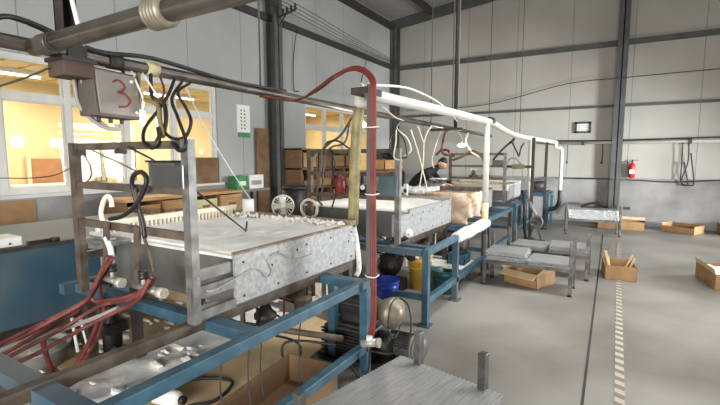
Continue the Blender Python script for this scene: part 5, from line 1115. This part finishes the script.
# standing posts and pump at the fourth machine
t = thing('dark_stand', 'dark post stand with crossbar at the aisle side of the fourth machine', 'stand', (-1.35, 9.6, 0))
for x, y, h in ((-1.42, 9.0, 1.98), (-1.36, 10.35, 1.95)):
    q = MB().bar((x, y, 0.015), (x, y, h), 0.055).build('post', 'steel_dark', t)
    MB().box(x - 0.08, y - 0.08, 0, x + 0.08, y + 0.08, 0.015).build('foot_plate', 'steel_dark', q)
MB().bar((-1.42, 9.0, 1.15), (-1.36, 10.35, 1.15), 0.05).build('crossbar', 'steel_dark', t)
MB().bar((-1.95, 9.0, 1.42), (-1.42, 9.0, 1.42), 0.04, 0.05).build('crossbar', 'steel_dark', t)
tag(MB().box(-1.80, 8.955, 1.37, -1.57, 8.98, 1.47).build('olive_plate', 'olive'), 'olive plate fixed on the crossbar left of the second white drop', 'plate')
t = thing('round_pump', 'grey pump with round face on a stand at the aisle beyond the second rack', 'pump', (-1.25, 8.6, 0))
MB().box(-1.42, 8.52, 0, -1.12, 8.85, 0.02).build('base', 'steel_dark', t)
for x in (-1.38, -1.16): MB().bar((x, 8.65, 0.02), (x + (0.07 if x < -1.3 else -0.07), 8.65, 0.3), 0.03).build('strut', 'steel_grey', t)
MB().lathe((-1.27, 8.72, 0.39), [(0.10, -0.12), (0.10, 0.04), (0.125, 0.05), (0.125, 0.09), (0.09, 0.095), (0.085, 0.075), (0.0, 0.075)], 22, (0.1, -1, 0)).build('body', 'motor_grey', t)
MB().cyl((-1.27, 8.62, 0.39), (-1.268, 8.60, 0.39), 0.04, 12).build('hub', 'motor', t)
hose('stand_hose', 'pale hose bending from the second white drop to the round pump', 'hose', [(-1.52, 9.28, 0.82), (-1.48, 9.1, 0.75), (-1.38, 8.8, 0.66), (-1.28, 8.72, 0.52)], 0.03, 'box_grey')
hose('stand_hose', 'black hose arching beside the fourth rack foot to the floor', 'hose', [(-1.58, 8.9, 0.95), (-1.5, 8.75, 0.7), (-1.48, 8.7, 0.3), (-1.45, 8.75, 0.03)], 0.03, 'black')
hose('wall_hose', 'black hose arching from the floor behind the farthest rack', 'hose', [(-0.75, 11.7, 0.25), (-0.65, 11.7, 0.44), (-0.4, 11.7, 0.52), (-0.2, 11.72, 0.46), (-0.12, 11.72, 0.4)], 0.03, 'black')
t = thing('floor_valve', 'dark valve stand at the foot of the far column', 'valve', (0.08, 11.78, 0))
MB().cyl((0.08, 11.7, 0), (0.08, 11.7, 0.42), 0.035, 10).build('stem', 'steel_dark', t)
MB().box(-0.14, 11.66, 0.40, 0.3, 11.74, 0.46).build('tee', 'steel_dark', t)

# ---------------------------------------------------------------- the person leaning over the machines
t = thing('person', 'person in dark jacket leaning over between the third and fourth machines', 'person', (-3.72, 8.3, 0))
def skinned(name, m, joints, edges, radii, parent, sub=2):
    me = bpy.data.meshes.new(name); me.from_pydata([V(j) - parent.location for j in joints], edges, [])
    o = bpy.data.objects.new(name, me); COL.objects.link(o); o.parent = parent
    me.materials.append(M[m])
    k = o.modifiers.new('skin', 'SKIN'); k.use_smooth_shade = True
    for i, v in enumerate(me.skin_vertices[0].data):
        r = radii[i]; v.radius = (r, r) if isinstance(r, (int, float)) else r
        v.use_root = (i == 0)
    s = o.modifiers.new('smooth', 'SUBSURF'); s.levels = sub; s.render_levels = sub
    return o
J = [(-3.72, 8.30, 0.93), (-3.60, 8.30, 1.08), (-3.42, 8.30, 1.22), (-3.24, 8.30, 1.33), (-3.14, 8.30, 1.39), (-3.07, 8.29, 1.43), (-3.02, 8.28, 1.50),
     (-3.28, 8.13, 1.30), (-3.12, 8.05, 1.12), (-2.92, 8.02, 1.10), (-2.84, 8.02, 1.09),
     (-3.28, 8.47, 1.30), (-3.14, 8.55, 1.12), (-2.95, 8.55, 1.10), (-2.88, 8.55, 1.10),
     (-3.73, 8.20, 0.86), (-3.64, 8.18, 0.48), (-3.74, 8.18, 0.08), (-3.60, 8.18, 0.04),
     (-3.73, 8.40, 0.86), (-3.70, 8.42, 0.48), (-3.84, 8.42, 0.08), (-3.70, 8.42, 0.04)]
E_ = [(0, 1), (1, 2), (2, 3), (3, 4), (4, 5), (5, 6), (3, 7), (7, 8), (8, 9), (9, 10), (3, 11), (11, 12), (12, 13), (13, 14), (0, 15), (15, 16), (16, 17), (17, 18), (0, 19), (19, 20), (20, 21), (21, 22)]
Rr = [0.13, 0.13, 0.14, 0.13, 0.06, 0.055, 0.05, 0.062, 0.047, 0.036, 0.03, 0.062, 0.047, 0.036, 0.03, 0.095, 0.065, 0.045, 0.04, 0.095, 0.065, 0.045, 0.04]
body = skinned('body', 'cloth_dark', J, E_, Rr, t)
hd = V((-3.0, 8.27, 1.475)); fwd = V((0.75, -0.45, -0.5)).normalized(); upv = V((0.5, -0.1, 0.85)); upv = (upv - fwd * upv.dot(fwd)).normalized(); sd = fwd.cross(upv)
def head_pt(f, s, u): return hd + fwd * f + sd * s + upv * u
h = MB()
r = bmesh.ops.create_uvsphere(h.bm, u_segments=20, v_segments=14, radius=1.0)
for v in r['verts']:
    x, y, z = v.co
    jaw = 1.0 - 0.28 * max(0, -z) * (1 if x > -0.2 else 0.6)
    v.co = head_pt(x * 0.098 * (1 - 0.05 * max(0, -z)), y * 0.076 * jaw, z * 0.118)
for f in h.bm.faces: f.smooth = True
h.tube([head_pt(0.092, 0, 0.015), head_pt(0.112, 0, -0.022), head_pt(0.098, 0, -0.03)], 0.012, 8, 3)
for s_ in (-1, 1): h.tube([head_pt(-0.005, s_ * 0.074, 0.025), head_pt(-0.015, s_ * 0.086, 0.0), head_pt(0.0, s_ * 0.076, -0.03)], 0.012, 6, 3)
head = h.build('head', 'skin', t)
e = MB()
for s_ in (-1, 1): e.blob(head_pt(0.086, s_ * 0.031, 0.008), 0.010, 0.0, 2)
e.build('eyes', 'black', head)
MB().tube([head_pt(0.09, -0.022, -0.058), head_pt(0.096, 0, -0.057), head_pt(0.09, 0.022, -0.058)], 0.006, 6).build('mouth', 'mark_red', head)
h = MB(); r = bmesh.ops.create_uvsphere(h.bm, u_segments=20, v_segments=14, radius=1.0)
for v in r['verts']:
    x, y, z = v.co
    k = 1.08 if (z > 0.25 or x < -0.05) else 0.90
    v.co = head_pt(x * 0.098 * k - 0.008, y * 0.078 * k, z * 0.120 * k + 0.004)
for f in h.bm.faces: f.smooth = True
h.build('hair', 'hair', t)
for side, w0, w1, yy in ((-1, (-2.90, 8.02, 1.098), (-2.80, 8.02, 1.085), 8.02), (1, (-2.93, 8.55, 1.10), (-2.84, 8.55, 1.09), 8.55)):
    hj = [w0, (w1[0] - 0.03, yy, 1.09), (w1[0], yy, 1.085)]; he = [(0, 1), (1, 2)]; hr = [0.026, (0.036, 0.018), (0.034, 0.015)]
    for k in range(4):
        y = yy - 0.03 + k * 0.02; L = (0.066, 0.078, 0.074, 0.058)[k]; b0 = len(hj)
        hj += [(w1[0] + 0.02, y, 1.083), (w1[0] + 0.02 + L * 0.5, y, 1.08), (w1[0] + 0.02 + L, y, 1.062)]
        he += [(2, b0), (b0, b0 + 1), (b0 + 1, b0 + 2)]; hr += [0.010, 0.009, 0.007]
    b0 = len(hj); hj += [(w1[0] - 0.01, yy - side * 0.04, 1.08), (w1[0] + 0.03, yy - side * 0.055, 1.07)]; he += [(1, b0), (b0, b0 + 1)]; hr += [0.011, 0.008]
    skinned('hand', 'skin', hj, he, hr, t, 1)
